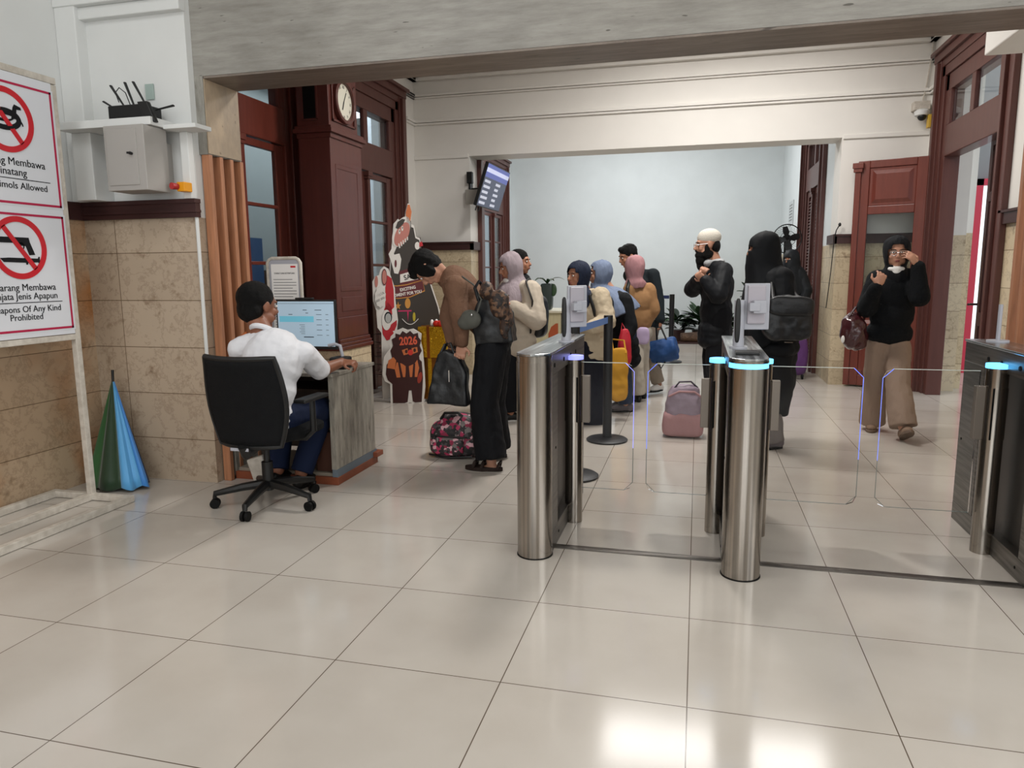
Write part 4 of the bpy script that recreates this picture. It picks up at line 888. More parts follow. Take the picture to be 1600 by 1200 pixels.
for k in range(6): mb.box((-.2, -.05*k, 0), (.2, -.05*k+.015, .001), Mw)
mb.build('print_lines', mat('print_grey', '#6a6a6c', .6), t)
t = thing('microphone', 'thin black gooseneck device hanging at the marble pier left of the open leaf', 'microphone', (1.53, 9.05, 1.7))
MB().tube([(1.49, 9.04, 1.70), (1.505, 9.03, 1.78), (1.53, 9.02, 1.83)], .006, 6).ell((1.535, 9.02, 1.84), (.016, .016, .022)).build('head', M_black, t, smooth=True)
MB().tube([(1.49, 9.04, 1.70), (1.47, 9.03, 1.3), (1.44, 9.02, .9)], .005, 6).build('cable', M_black, t, smooth=True)
# pedestal fan
t = thing('pedestal_fan', 'black pedestal fan behind the veiled people on the right', 'fan', (1.18, 10.75, 0))
fc0 = P(1230, 373, 10.6); Mf2 = frameM(fc0, (1, .15, 0), (0, 0, 1)); mb = MB()
mb.tube([Mf2 @ V((.19*math.cos(a), .19*math.sin(a), 0)) for a in [2*math.pi*k/40 for k in range(41)]], .007, 6)
mb.tube([Mf2 @ V((.10*math.cos(a), .10*math.sin(a), .04)) for a in [2*math.pi*k/32 for k in range(33)]], .003, 6)
for k in range(36):
    a = 2*math.pi*k/36; a2 = a+.35; mb.tube([Mf2 @ V((.03*math.cos(a), .03*math.sin(a), .055)), Mf2 @ V((.12*math.cos(a+.15), .12*math.sin(a+.15), .04)), Mf2 @ V((.19*math.cos(a2), .19*math.sin(a2), 0))], .0018, 4)
mb.build('cage', M_black, t, smooth=True)
mb = MB()
for k in range(4):
    M = Mf2 @ Matrix.Rotation(k*math.pi/2+.3, 4, 'Z') @ Matrix.Rotation(R(20), 4, 'X'); mb.prism([(.02, -.02), (.08, -.06), (.16, -.05), (.17, .02), (.1, .04), (.02, .02)], M, .004)
mb.build('blade', mat('fan_grey', '#3b3d40', .4), t)
MB().tube([fc0+V((0, .03, 0)), fc0+V((-.02, .16, 0))], [.06, .045], 20).build('motor', M_black, t, smooth=True)
MB().cyl((fc0.x-.01, 10.74), .016, .04, fc0.z-.02, 16).build('pole', M_black, t); MB().lathe((fc0.x-.01, 10.74, 0), [(.2, 0), (.2, .02), (.04, .05)], 32).build('base', M_black, t, smooth=True)
# counter, planter, blue bin in the back room
t = thing('reception_counter', 'cream panelled counter with an orange arched door in the back room', 'counter', (-1.95, 10.6, 0))
MB().box((-2.6, 10.2, 0), (-1.885, 11.0, .76)).build('body', mat('counter_cream', '#c5bb98', .5, noise=.15, nscale=5, stretch=(6, 6, .6)), t, bevel=.004)
MB().box((-2.62, 10.16, .76), (-1.86, 11.02, .79)).build('top', mat('counter_top', '#cfc8b4', .4), t, bevel=.004)
Mk = frameM((-1.99, 10.199, .28), (1, 0, 0), (0, 0, 1)); mb = MB(); mb.prism([(-.07, -.2), (.07, -.2), (.07, .33), (.04, .33), (-.03, .28), (-.07, .18)], Mk, .006).build('arched_door', mat('arch_orange', '#a8502c', .5), t)
t = thing('storage_bin', 'blue storage bin with a white lid beside the cream counter', 'bin', (-1.76, 10.4, 0))
MB().box((-1.865, 10.25, 0), (-1.66, 10.6, .79)).build('body', mat('bin_blue', '#5a86b8', .4), t, bevel=.008); MB().box((-1.87, 10.24, .79), (-1.65, 10.61, .83)).build('lid', M_paper, t, bevel=.006)
MB().tube([(-1.80, 10.4, .83), (-1.80, 10.4, .95)], [.035, .004], 10).build('finial', M_black, t)
t = thing('potted_plant', 'leafy plant in a tall dark square planter on the cream counter', 'potted plant', (-2.12, 10.4, .79))
mb = MB(); sell(mb, (-2.12, 10.4, .985), (.075, .075, .19), .25, taper=-.2); mb.build('planter', mat('planter_green', '#333d3b', .4), t, smooth=True)
mb = MB()
for a, L in ((2.6, .28), (.2, .3), (1.2, .22), (4.0, .26), (5.2, .24)): blade(mb, (-2.12, 10.4, 1.17), (math.cos(a), math.sin(a), 1.2), L, .03, .9)
mb.ell((-2.02, 10.36, 1.08), (.05, .02, .09)); mb.build('leaves', M_leaf, t, smooth=True)
t = thing('flower_posy', 'yellow flowers at the near end of the cream counter', 'flowers', (-2.15, 10.1, .79))
mb = MB()
for x, z in ((-2.14, .80), (-2.10, .83), (-2.18, .84), (-2.19, .62), (-2.16, .66)): mb.ell((x, 10.12, z), (.03, .03, .035), 8, 6)
mb.build('petals', mat('petal_yellow', '#c9c03a', .5), t, smooth=True); MB().tube([(-2.15, 10.13, .60), (-2.16, 10.13, .82)], .006).build('stem', M_leaf, t)
# floor plants against the far wall
for x, y, s, L, lab in ((-.36, 14.3, 1.0, .34, 'broad-leaved potted plant left of the wooden log by the far wall'), (.06, 14.45, 1.1, .36, 'broad-leaved potted plant behind the log by the far wall'), (.52, 14.2, .9, .3, 'potted plant partly behind the man in the white cap'), (-.85, 14.4, .9, .3, 'potted plant at the left end of the far wall row'), (1.0, 14.3, 2.2, .34, 'tall potted plant between the capped man and the veiled woman')):
    t = thing('potted_plant', lab, 'potted plant', (x, y, 0), 'plants along the far wall')
    MB().lathe((x, y, 0), [(.11, 0), (.15, .2), (.16, .22), (.13, .22)], 20).build('pot', M_dark, t, smooth=True)
    foliage('leaves', (x, y, .22+.1*s), (.12, .12, .12), 26, L, .06, M_leafd, t, 1.0)
    foliage('leaves', (x, y, .4*s), (.12, .12, .1), 18, L, .06, M_leaf, t, 1.2)
t = MB().tube([(-.28, 13.9, .10), (.22, 13.85, .12)], [.09, .11], 14).build('log', mat('log_bark', '#6b5444', .8, col2='#3d3028', bump=.8), smooth=True); tag(t, 'pale weathered log lying in front of the far wall plants', 'log')
MB().box((-.42, 13.72, .0), (.48, 14.0, .03)).build('plant_tray', M_dark, bevel=.004); tag(bpy.data.objects['plant_tray'], 'dark tray edge under the log and plants', 'tray')
# ================================================================ PEOPLE
class Hd:
    """head frame: centre, forward, up"""
    def __init__(s, c, f, up=(0, 0, 1), k=1.0):
        s.c = V(c); s.f = V(f).normalized(); u = V(up); s.u = (u-s.f*u.dot(s.f)).normalized(); s.r = s.f.cross(s.u); s.k = k
    def p(s, x, y, z): return s.c+(s.r*x+s.f*y+s.u*z)*s.k
    def ell(s, mb, x, y, z, a, b, c, seg=14, rings=9): mb.ell(s.p(x, y, z), (s.r*a*s.k, s.f*b*s.k, s.u*c*s.k), seg, rings)
def head_prims(mb, h):
    h.ell(mb, 0, -.012, .028, .074, .094, .086, 20, 12); h.ell(mb, 0, .022, -.035, .058, .066, .078, 18, 12); h.ell(mb, 0, .058, -.092, .026, .022, .018)
    mb.tube([h.p(0, .084, .018), h.p(0, .100, -.008), h.p(0, .110, -.024)], [.008*h.k, .010*h.k, .014*h.k], 8); h.ell(mb, 0, .104, -.026, .019, .012, .009)
    h.ell(mb, 0, .076, .030, .050, .014, .010); h.ell(mb, 0, .088, -.052, .022, .010, .0065); h.ell(mb, 0, .086, -.062, .019, .011, .008)
    for s in (-1, 1):
        h.ell(mb, s*.076, -.008, -.002, .010, .020, .032); h.ell(mb, s*.034, .062, -.026, .024, .020, .024); h.ell(mb, s*.05, .02, -.06, .018, .04, .03)
def face_parts(h, body, brow=M_hair, lips=True):
    for s in (-1, 1):
        mb = MB(); h.ell(mb, s*.030, .0805, .007, .0135, .008, .0075, 12, 8); e = mb.build('eye', M_eyew, body, smooth=True)
        mb = MB(); h.ell(mb, s*.030, .0865, .007, .006, .003, .006, 10, 6); mb.build('iris', M_eyeb, e, smooth=True)
        mb = MB(); mb.tube([h.p(s*.014, .089, .026), h.p(s*.032, .086, .031), h.p(s*.048, .074, .025)], [.003, .004, .002], 6); mb.build('eyebrow', brow, body, smooth=True)
    if lips:
        mb = MB(); h.ell(mb, 0, .094, -.053, .019, .006, .005, 10, 6); h.ell(mb, 0, .092, -.061, .017, .006, .005, 10, 6); mb.build('lips', M_lip, body, smooth=True)
def hand(mb, w, d, n, side, curl=25, k=1.0, spread=.0235):
    """w wrist, d finger direction, n palm normal, side = +1 thumb towards +lateral"""
    w = V(w); d = V(d).normalized(); n = V(n); n = (n-d*n.dot(d)).normalized(); l = d.cross(n)*side
    mb.ell(w+d*.045*k, (d*.052*k, l*.042*k, n*.016*k), 14, 8); mb.cap(w, w+d*.03*k, .024*k, .022*k, 10)
    for i, L in enumerate((.068, .078, .072, .056)):
        q = w+d*.078*k+l*(1.5-i)*spread*k*.92; a = 0; r = .0088*k; dd = d+l*(1.5-i)*.06
        for sgm in (.45, .32, .25):
            a += curl*(1+.1*i); v = (dd*math.cos(R(a))+n*math.sin(R(a))).normalized(); q2 = q+v*L*sgm*k; mb.cap(q, q2, r, r*.9, 8); q = q2; r *= .9
    q = w+d*.022*k+l*.034*k; v = (d*.62+l*.72+n*.25).normalized(); q2 = q+v*.036*k; mb.cap(q-l*.012, q2, .0125*k, .010*k, 8)
    v = (d*.9+l*.15+n*.45).normalized(); mb.cap(q2, q2+v*.03*k, .010*k, .0085*k, 8)
def shoe(pos, d, m, parent, L=.25, name='shoe', pitch=0, sole=None):
    d = V(d); d.z = 0; d.normalize(); l = V((-d.y, d.x, 0)); c, s_ = math.cos(R(pitch)), math.sin(R(pitch)); dd = d*c+V((0, 0, s_)); u = V((0, 0, c))-d*s_
    mb = MB(); p = V(pos)
    mb.ell(p+dd*L*.26+u*.035, (dd*L*.30, l*.045, u*.035), 14, 8); mb.ell(p-dd*.03+u*.045, (dd*.055, l*.036, u*.045), 12, 8); mb.ell(p+dd*L*.1+u*.045, (dd*.09, l*.038, u*.042), 12, 8)
    o = blob(mb, name, m, parent, .006, 3)
    sm = MB(); n = 20; pts = []
    for k in range(n):
        a = 2*math.pi*k/n; x = math.cos(a); y = math.sin(a); wd = .046 if x > 0 else .037
        pts.append(p+dd*(L*.2+x*L*.5)+l*y*wd)
    sm._add([q-u*.0 for q in pts]+[q+u*.02 for q in pts], [tuple(range(n))[::-1], tuple(range(n, 2*n))]+[(i, (i+1) % n, n+(i+1) % n, n+i) for i in range(n)])
    sm.build('sole', sole or M_rubber, o, bevel=.003); return o
def torso_frame(J):
    up = (J['chest']-J['pelvis']).normalized(); r = (J['sr']-J['sl']); r = (r-up*r.dot(up)).normalized(); f = up.cross(r); return r, f, up
def body_mesh(J, h, skin, parent, k=1.0, voxel=.008, hands=(1, 1), hs=None, legs=True, feet=True, name='body'):
    r, f, u = torso_frame(J); mb = MB(); head_prims(mb, h)
    nb = J['neck']; mb.cap(nb, h.p(0, -.03, -.05), .056*k, .050*k, 14)
    for s, q in ((J['sr'], 1), (J['sl'], -1)): mb.cap(nb-u*.02, s, .05*k, .052*k, 12)
    mb.ell(J['chest'], (r*.155*k, f*.105*k, u*.18*k)); mb.ell((J['chest']+J['pelvis'])/2, (r*.135*k, f*.092*k, u*.17*k)); mb.ell(J['pelvis'], (r*.155*k, f*.11*k, u*.12*k))
    for a in 'rl':
        mb.chain([J['s'+a], J['e'+a], J['w'+a]], [.050*k, .040*k, .026*k])
        if legs: mb.chain([J['h'+a], J['k'+a], J['a'+a]], [.085*k, .056*k, .038*k])
        if legs and feet:
            d = V(J.get('t'+a, J['face'])); d = V((d.x, d.y, 0)).normalized(); p = J['a'+a]; mb.cap(p-d*.02+V((0, 0, -.045)), p+d*.14+V((0, 0, -.06)), .032, .022, 10)
    for a in 'rl':
        hd = (hs or {}).get(a)
        if hd: hand(mb, J['w'+a], *hd)
    return blob(mb, name, skin, parent, voxel, 3)
def top_mesh(J, m, parent, k=1.0, infl=.025, sleeve=(.072, .060, .048), hem=.10, short=0, name='top', disp=.02, flare=0, collar=True, label=None, voxel=.009, dscale=.10):
    r, f, u = torso_frame(J); mb = MB(); nb = J['neck']
    for s in (J['sr'], J['sl']): mb.cap(nb-u*.035, s-u*.005, .055*k+infl*.4, .052*k+infl*.7, 12)
    mb.ell(J['chest'], (r*(.155*k+infl), f*(.105*k+infl), u*.2*k), 20, 12); mb.ell((J['chest']+J['pelvis'])/2, (r*(.142*k+infl+flare*.5), f*(.10*k+infl+flare*.4), u*.2*k), 20, 12)
    if hem > 0:
        for q in (0, .5, 1): mb.ell(J['pelvis']-u*hem*(q-.35), (r*(.155*k+infl+flare), f*(.11*k+infl+flare*.8), u*.10*k), 20, 12)
    for a in 'rl':
        S, E, W = J['s'+a], J['e'+a], J['w'+a]
        if short: mb.chain([S, S.lerp(E, short)], [sleeve[0], sleeve[1]])
        else: mb.chain([S, E, E.lerp(W, .92)], list(sleeve))
    return blob(mb, name, m, parent, voxel, 4, disp*.45, dscale*.8, label)
def trousers(J, m, parent, k=1.0, rr=(.10, .078, .065), name='trousers', disp=.014, cut=.0, voxel=.010):
    r, f, u = torso_frame(J); mb = MB(); mb.ell(J['pelvis'], (r*.172*k, f*.128*k, u*.13*k), 20, 12)
    for a in 'rl':
        H, K, A = J['h'+a], J['k'+a], J['a'+a]; A2 = K.lerp(A, 1-cut); mb.cap(J['pelvis'].lerp(H, .8), H, .11*k, rr[0])
        mb.chain([H, K], rr[:2]); mb.tube([K, A2], [rr[1], rr[2]], 20); mb.ell(K, (rr[1],)*3)
    return blob(mb, name, m, parent, voxel, 3, disp*.5, .08)
def hijab(h, m, parent, shoulder=None, drop=(.15, .19, .25), wide=(.12, .17, .20), deep=(.10, .12, .14), name='headscarf', face=55, niqab=False, tf=None, back=0, J=None, full=1.0):
    """scarf wound round the head with an oval face opening and a drape over the shoulders"""
    rows = [(.128, .012, .012, -.02), (.122, .045, .05, -.02), (.100, .074, .085, -.018), (.068, .089, .102, -.014), (.03, .095, .110, -.012), (-.01, .094, .110, -.010), (-.05, .085, .102, -.006), (-.085, .074, .092, -.004), (-.112, .068, .084, -.006)]
    if niqab: rows = rows[:5]+[(-.01, .097, .114, -.010), (-.05, .100, .118, -.006), (-.085, .106, .122, -.004), (-.112, .114, .126, -.006)]; rows.insert(5, (.002, .096, .112, -.012)); rows.insert(5, (.022, .0955, .111, -.012))
    N = 40; mb = MB(); grid = []
    for z, a, b_, y0 in rows:
        grid.append([h.p(a*math.sin(2*math.pi*k/N), y0+b_*math.cos(2*math.pi*k/N), z) for k in range(N)])
    r, f, u = tf if tf else (h.r, h.f, h.u)
    base = h.p(0, -.01, -.105) if shoulder is None else V(shoulder)
    for i, (dz, a, b_) in enumerate(zip(drop, wide, deep)):
        if not niqab: a *= 1.2*full; b_ *= 1.32*full
        c = h.p(0, -.01, -.10)-u*(dz-.10)+(f*-back*i)
        if J: c = c.lerp(J['neck']-u*(dz-.13)*full+f*.02, min(1, .45*(i+1)))
        wv = .022*(i+1)
        grid.append([c+r*a*math.sin(2*math.pi*k/N)*(1+wv*math.sin(7*k/N*6.28))+f*b_*math.cos(2*math.pi*k/N)*(1+wv*math.cos(9*k/N*6.28)) - u*(.03*(i+1)*max(0, math.cos(2*math.pi*k/N))) for k in range(N)])
    vs = [[mb.bm.verts.new(p) for p in row] for row in grid]; top = mb.bm.verts.new(h.p(0, -.02, .132))
    for k in range(N): mb.bm.faces.new((top, vs[0][(k+1) % N], vs[0][k]))
    for i in range(len(vs)-1):
        zm = (rows[i][0]+rows[i+1][0])/2 if i+1 < len(rows) else -9
        for k in range(N):
            th = abs(((k+.5)/N*360+180) % 360-180)
            if not niqab and zm > -9:
                q = ((zm+.018)/.085)**2+(th/face)**2
                if q < 1: continue
            if niqab and abs(zm-.012) < .015 and th < 24: continue
            mb.bm.faces.new((vs[i][k], vs[i][(k+1) % N], vs[i+1][(k+1) % N], vs[i+1][k]))
    o = mb.build(name, m, parent, smooth=True, auto=False)
    s = o.modifiers.new('cloth', 'SOLIDIFY'); s.thickness = .007; s.offset = .3
    s = o.modifiers.new('smooth', 'SUBSURF'); s.levels = 1; s.render_levels = 1
    t = bpy.data.textures.new('folds', 'CLOUDS'); t.noise_scale = .07; d = o.modifiers.new('folds', 'DISPLACE'); d.texture = t; d.strength = .014; d.mid_level = .5; d.texture_coords = 'GLOBAL'
    return o
def joints(**k): return {a: (V(b) if not isinstance(b, Vector) else b) for a, b in k.items()}
def stand(x, y, face, H=1.6, **ov):
    """upright skeleton at floor point (x, y), facing unit direction face; overrides in world metres"""
    f = V((face[0], face[1], 0)).normalized(); r = V((f.y, -f.x, 0)); k = H/1.65; o = V((x, y, 0))
    g = lambda a, b_, z: o+r*a*k+f*b_*k+V((0, 0, z*k))
    J = dict(pelvis=g(0, 0, .93), chest=g(0, .01, 1.22), neck=g(0, -.01, 1.39), sr=g(.155, 0, 1.34), sl=g(-.155, 0, 1.34), er=g(.20, .02, 1.08), el=g(-.20, .02, 1.08), wr=g(.19, .12, .88), wl=g(-.19, .12, .88),
             hr=g(.085, 0, .88), hl=g(-.085, 0, .88), kr=g(.09, .03, .48), kl=g(-.09, .03, .48), ar=g(.09, 0, .08), al=g(-.09, 0, .08), face=f, head=g(0, .03, 1.53))
    for a, b_ in ov.items(): J[a] = V(b_)
    return J
def pouch(name, label, cat, c, r, m, e=.45, yaw=0, taper=0, group=None):
    t = thing(name, label, cat, tuple(c), group); mb = MB(); sell(mb, (0, 0, 0), r, e, taper=taper)
    M = Matrix.Translation(V(c)) @ Matrix.Rotation(R(yaw), 4, 'Z')
    for v in mb.bm.verts: v.co = M @ v.co
    return t, mb, M

# ---- seated guard
hc = P(405, 479, 3.86); h = Hd(hc, (.36, .92, -.10), (0, 0, 1), 1.14)
J = joints(pelvis=(-2.42, 3.62, .53), chest=(-2.40, 3.73, .83), neck=P(412, 522, 3.80), sl=P(374, 545, 3.76), sr=P(474, 551, 3.80), el=P(388, 597, 4.0), wl=P(432, 572, 4.22), er=P(501, 579, 3.99), wr=P(534, 566, 4.15),
           hl=(-2.52, 3.66, .50), hr=(-2.33, 3.66, .50), kl=(-2.62, 4.16, .47), kr=(-2.33, 4.16, .47), al=(-2.58, 4.0, .10), ar=(-2.40, 3.98, .10), face=(0.1, 1, 0))
g = thing('person', 'seated person in a white short-sleeved uniform shirt seen from behind at the desk', 'person', (-2.42, 3.62, 0))
bd = body_mesh(J, h, M_skin2, g, 1.12, .0065, hs={'r': ((1, .1, -.02), (0, .2, -1), -1, 52), 'l': ((.7, .5, -.1), (0, 0, -1), 1, 25)}, feet=False)
face_parts(h, bd)
mb = MB(); h.ell(mb, 0, -.028, .045, .086, .100, .088, 20, 12); h.ell(mb, 0, -.055, -.015, .080, .062, .075, 16, 10)
blob(mb, 'hair', M_hair, g, .007, 2, .006, .03)
sh = top_mesh(J, mat('uniform_white', '#e0e0e4', .7, bump=.5, bscale=9), g, 1.04, .024, (.068, .066, .060), .06, short=.92, name='shirt', disp=.03, dscale=.09, voxel=.008)
r_, f_, u_ = torso_frame(J); mb = MB(); c0 = J['neck']+V((0, 0, .02))
mb.tube([c0+r_*.066*math.sin(a)+f_*.066*math.cos(a)+V((0, 0, .012*math.cos(a)*-1)) for a in [2*math.pi*k/20 for k in range(20)]]+[c0+f_*.066], .016, 8); mb.build('collar', MATS['uniform_white'], sh, smooth=True)
MB().tube([J['sl']+V((-.0, 0, .055)), J['sl'].lerp(J['neck'], .35)+V((0, 0, .065))], .012, 8).build('epaulette', mat('epaulette', '#a0562c', .6), sh, smooth=True)
trousers(J, mat('navy_trousers', '#16203a', .8, bump=.2, bscale=12), g, 1.08, (.108, .080, .070))
for a in 'lr': shoe(J['a'+a]+V((0, 0, -.098)), (0.1, 1, 0), M_black, g)

# ---- bending person
hc = P(668, 419, 4.74); h = Hd(hc, (-.30, -.12, -.95), (-.93, 0, .36), 1.0)
J = joints(pelvis=P(772, 528, 4.80), chest=P(722, 453, 4.80), neck=P(692, 430, 4.80), sl=P(712, 447, 4.64), sr=P(716, 440, 4.96), el=P(718, 490, 4.60), er=P(700, 494, 4.90), wl=P(722, 537, 4.66), wr=P(708, 538, 4.78),
           hl=P(768, 548, 4.72), hr=P(774, 548, 4.90), kl=P(757, 630, 4.66), kr=P(768, 630, 4.94), al=P(768, 722, 4.62), ar=P(776, 704, 4.98), face=(-1, -.05, 0))
g = thing('person', 'person in a brown sweater and black trousers bending over the printed duffel', 'person', (-1.42, 4.8, 0))
bd = body_mesh(J, h, M_skin3, g, .95, .0075, hs={'l': ((-.15, .0, -1), (0, -1, 0), -1, 48), 'r': ((-.05, 0, -1), (0, 1, 0), 1, 48)})
face_parts(h, bd)
mb = MB(); h.ell(mb, 0, -.026, .040, .088, .102, .092, 20, 12); h.ell(mb, .0, .02, .085, .07, .07, .05); h.ell(mb, 0, -.04, .0, .08, .07, .09); h.ell(mb, -.066, .015, -.005, .024, .052, .085); h.ell(mb, .066, .015, -.005, .024, .052, .085); h.ell(mb, 0, .06, .075, .06, .045, .035)
blob(mb, 'hair', M_hair, g, .007, 2, .008, .03)
top_mesh(J, mat('brown_knit', '#765846', .85, bump=.3, bscale=60, noise=.15), g, .94, .025, (.076, .066, .048), .0, name='sweater', disp=.035, dscale=.11)
trousers(J, mat('black_crepe', '#111216', .75, bump=.7, bscale=16, stretch=(1, 1, .3), noise=.1), g, 1.0, (.115, .10, .112), cut=.06, disp=.03)
for a, px in (('l', 0), ('r', 0)):
    p = J['a'+a]; p = V((p.x+.03, p.y, 0)); mb = MB(); n = 24; pts = [V((p.x-.085+.135*math.cos(2*math.pi*k/n), p.y+(.048 if math.cos(2*math.pi*k/n) < 0 else .037)*math.sin(2*math.pi*k/n), 0)) for k in range(n)]
    mb._add(pts+[q+V((0, 0, .028)) for q in pts], [tuple(range(n))[::-1], tuple(range(n, 2*n))]+[(i, (i+1) % n, n+(i+1) % n, n+i) for i in range(n)])
    sd = mb.build('sandal', mat('sandal_brown', '#2c211d', .6), g, bevel=.005)
    mb = MB()
    for x, w3 in ((-.15, .018), (-.09, .018), (.02, .012)): mb.tube([(p.x+x, p.y-.045, .025), (p.x+x+.01, p.y-.03, .06), (p.x+x+.01, p.y+.03, .06), (p.x+x, p.y+.045, .025)], w3*.7, 8)
    mb.build('strap', mat('sandal_brown', '#2c211d'), sd, smooth=True)
# things carried by the bending person
M_lea = mat('black_leather', '#16181b', .38, bump=.2, bscale=18)
t = thing('tote_bag', 'large black tote bag held low by the bending person', 'bag', tuple(P(700, 590, 4.72)))
mb = MB(); M = frameM(P(700, 590, 4.72), (1, .1, 0), (0, 0, 1)); z = M.to_3x3().col[2]
pts = [(-.145, -.18), (.145, -.195), (.14, .05), (.08, .17), (.0, .20), (-.06, .17), (-.10, .05)]
mb.prism(pts, M @ Matrix.Translation((0, 0, -.06)), .12); blob(mb, 'body', M_lea, t, .009, 8, .02, .1)
for s in (-.05, .05): MB().tube([M @ V((-.05, .15, s)), M @ V((-.01, .235, s*.6)), M @ V((.03, .245, s*.6)), M @ V((.07, .14, s))], .008, 8).build('handle', M_lea, t, smooth=True)
MB().box((.02, -.02, .062), (.026, .06, .067), M).build('zip', M_chrome, t)
t = thing('crossbody_bag', 'small grey pouch hanging at the chest of the bending person', 'bag', tuple(P(738, 497, 4.55)))
mb = MB(); mb.ell(P(735, 499, 4.56), (.075, .04, .065)); mb.ell(P(728, 504, 4.56), (.06, .035, .05)); blob(mb, 'body', mat('pouch_grey', '#55554f', .6), t, .007, 4)
MB().tube([P(745, 490, 4.55), P(752, 468, 4.58), P(740, 445, 4.62), P(722, 432, 4.68)], .006, 6).build('strap', mat('pouch_grey', '#55554f'), t, smooth=True)
MB().ell(P(737, 492, 4.51), (.006, .006, .01)).build('clasp', M_chrome, t)
t = thing('shoulder_bag', 'large black leather shoulder bag on the back of the bending person', 'bag', tuple(P(768, 495, 4.66)))
mb = MB(); mb.prism([(-.10, -.17), (.16, -.15), (.13, .05), (.02, .17), (-.06, .18), (-.13, .0)], frameM(P(764, 500, 4.62), (1, 0, 0), (-.1, 0, 1)), -.16); blob(mb, 'body', M_lea, t, .009, 8, .02, .1)
MB().tube([P(748, 470, 4.60), P(742, 450, 4.58), P(748, 440, 4.62), P(762, 452, 4.68)], .012, 8).build('strap', M_lea, t, smooth=True)
mb = MB(); mb.ell(P(780, 475, 4.60), (.075, .05, .10)); mb.ell(P(760, 455, 4.60), (.05, .05, .06)); mb.ell(P(790, 500, 4.64), (.045, .05, .13))
tag(blob(mb, 'scarf', check_mat('leopard_print', ['#2a1c16', '#5a4030', '#3a2820', '#1c1412', '#6b4e38'], 45), None, .008, 5, .03, .06), 'brown mottled scarf tied over the black shoulder bag', 'scarf')
t = thing('duffel_bag', 'pink and black printed duffel bag on the floor', 'bag', (-1.70, 4.95, 0))
M_print = check_mat('camo_print', ['#2b2527', '#b3305a', '#7c7472', '#1d1a1c', '#d8a9b0', '#8f2444', '#4a4446', '#17161a', '#2a2426'], 40)
mb = MB(); sell(mb, (-1.70, 4.97, .135), (.20, .13, .135), .5, taper=.1); sell(mb, (-1.68, 4.97, .225), (.155, .11, .10), .6, taper=.2); blob(mb, 'body', M_print, t, .009, 4, .015, .08)
mb = MB(); sell(mb, (-1.72, 4.845, .10), (.12, .03, .07), .45); blob(mb, 'front_pocket', M_print, t, .007, 3)
MB().tube([(-1.85, 4.86, .17), (-1.72, 4.80, .175), (-1.58, 4.85, .165)], .012, 8, sq=.5).tube([(-1.88, 4.88, .02), (-1.72, 4.83, .015), (-1.55, 4.87, .02)], .008, 8).build('piping', M_black, t, smooth=True)
MB().tube([(-1.80, 4.92, .28), (-1.76, 4.90, .33), (-1.66, 4.90, .335), (-1.60, 4.92, .28)], .010, 8).build('handle', M_black, t, smooth=True)

# ---- woman in grey headscarf with phone, and the person behind her
fd = (-.86, -.5, 0); hc = P(797, 417, 6.28); h = Hd(hc, (-.80, -.48, -.30), k=.98)
J = stand(-1.66, 6.33, fd, 1.54, neck=P(808, 442, 6.31), sl=P(829, 455, 6.22), sr=P(795, 452, 6.44), el=P(838, 500, 6.15), wl=P(800, 478, 6.05), er=P(786, 495, 6.35), wr=P(784, 474, 6.12))
J['chest'] = P(812, 480, 6.32); J['pelvis'] = P(806, 532, 6.33)
g = thing('person', 'person in a mauve-grey headscarf and cream sweatshirt looking down at a phone', 'person', (-1.66, 6.33, 0))
bd = body_mesh(J, h, M_skin, g, .95, .0085, hs={'l': ((-.8, -.2, .35), (0, .3, .9), 1, 30), 'r': ((-.4, -.6, .3), (0, .3, .9), -1, 30)}, feet=False); face_parts(h, bd)
hijab(h, mat('scarf_mauve', '#988b90', .8, bump=.8, bscale=26, stretch=(1, 1, .22), noise=.12), g, drop=(.15, .20, .25), wide=(.11, .15, .17), deep=(.10, .12, .13), J=J, tf=torso_frame(J))
top_mesh(J, mat('cream_fleece', '#b8ac9c', .85, bump=.2, bscale=30), g, 1.0, .05, (.10, .092, .06), .08, name='sweatshirt', disp=.035, flare=.015)
trousers(J, M_tr1 if 'M_tr1' in globals() else mat('black_cotton', '#131418', .8), g, .95, (.10, .09, .085), cut=.05)
mb = MB(); h.ell(mb, 0, .075, -.105, .058, .03, .025); blob(mb, 'face_mask', M_paper, g, .006, 2)
for a in 'lr': shoe(J['a'+a]+V((0, 0, -.08)), fd, M_black, g, sole=M_paper)
t = MB().box((-.035, -.004, -.07), (.035, .004, .07), frameM(P(783, 466, 6.02), (.6, -.8, 0), (-.3, -.2, .9))).build('phone', M_black, bevel=.004); tag(t, 'dark phone in the hands of the person in the mauve-grey headscarf', 'phone')
t = thing('backpack', 'black backpack with yellow tabs worn by the person in the cream sweatshirt', 'bag', tuple(P(842, 500, 6.4)))
mb = MB(); sell(mb, P(838, 495, 6.42), (.10, .13, .19), .55); blob(mb, 'body', M_lea, t, .01, 4, .02)
MB().tube([P(829, 520, 6.2), P(832, 470, 6.08), P(822, 440, 6.14), P(828, 436, 6.3)], .016, 8, sq=.5).tube([P(786, 500, 6.33), P(779, 465, 6.3), P(788, 440, 6.42)], .014, 8, sq=.5).build('strap', M_black, t, smooth=True)
MB().box(tuple(P(843, 494, 6.3)-V((.015, .005, .015))), tuple(P(843, 494, 6.3)+V((.015, .005, .02)))).box(tuple(P(838, 512, 6.3)-V((.012, .005, .02))), tuple(P(838, 512, 6.3)+V((.012, .005, .01)))).build('tab', mat('petal_yellow', '#c9c03a'), t)

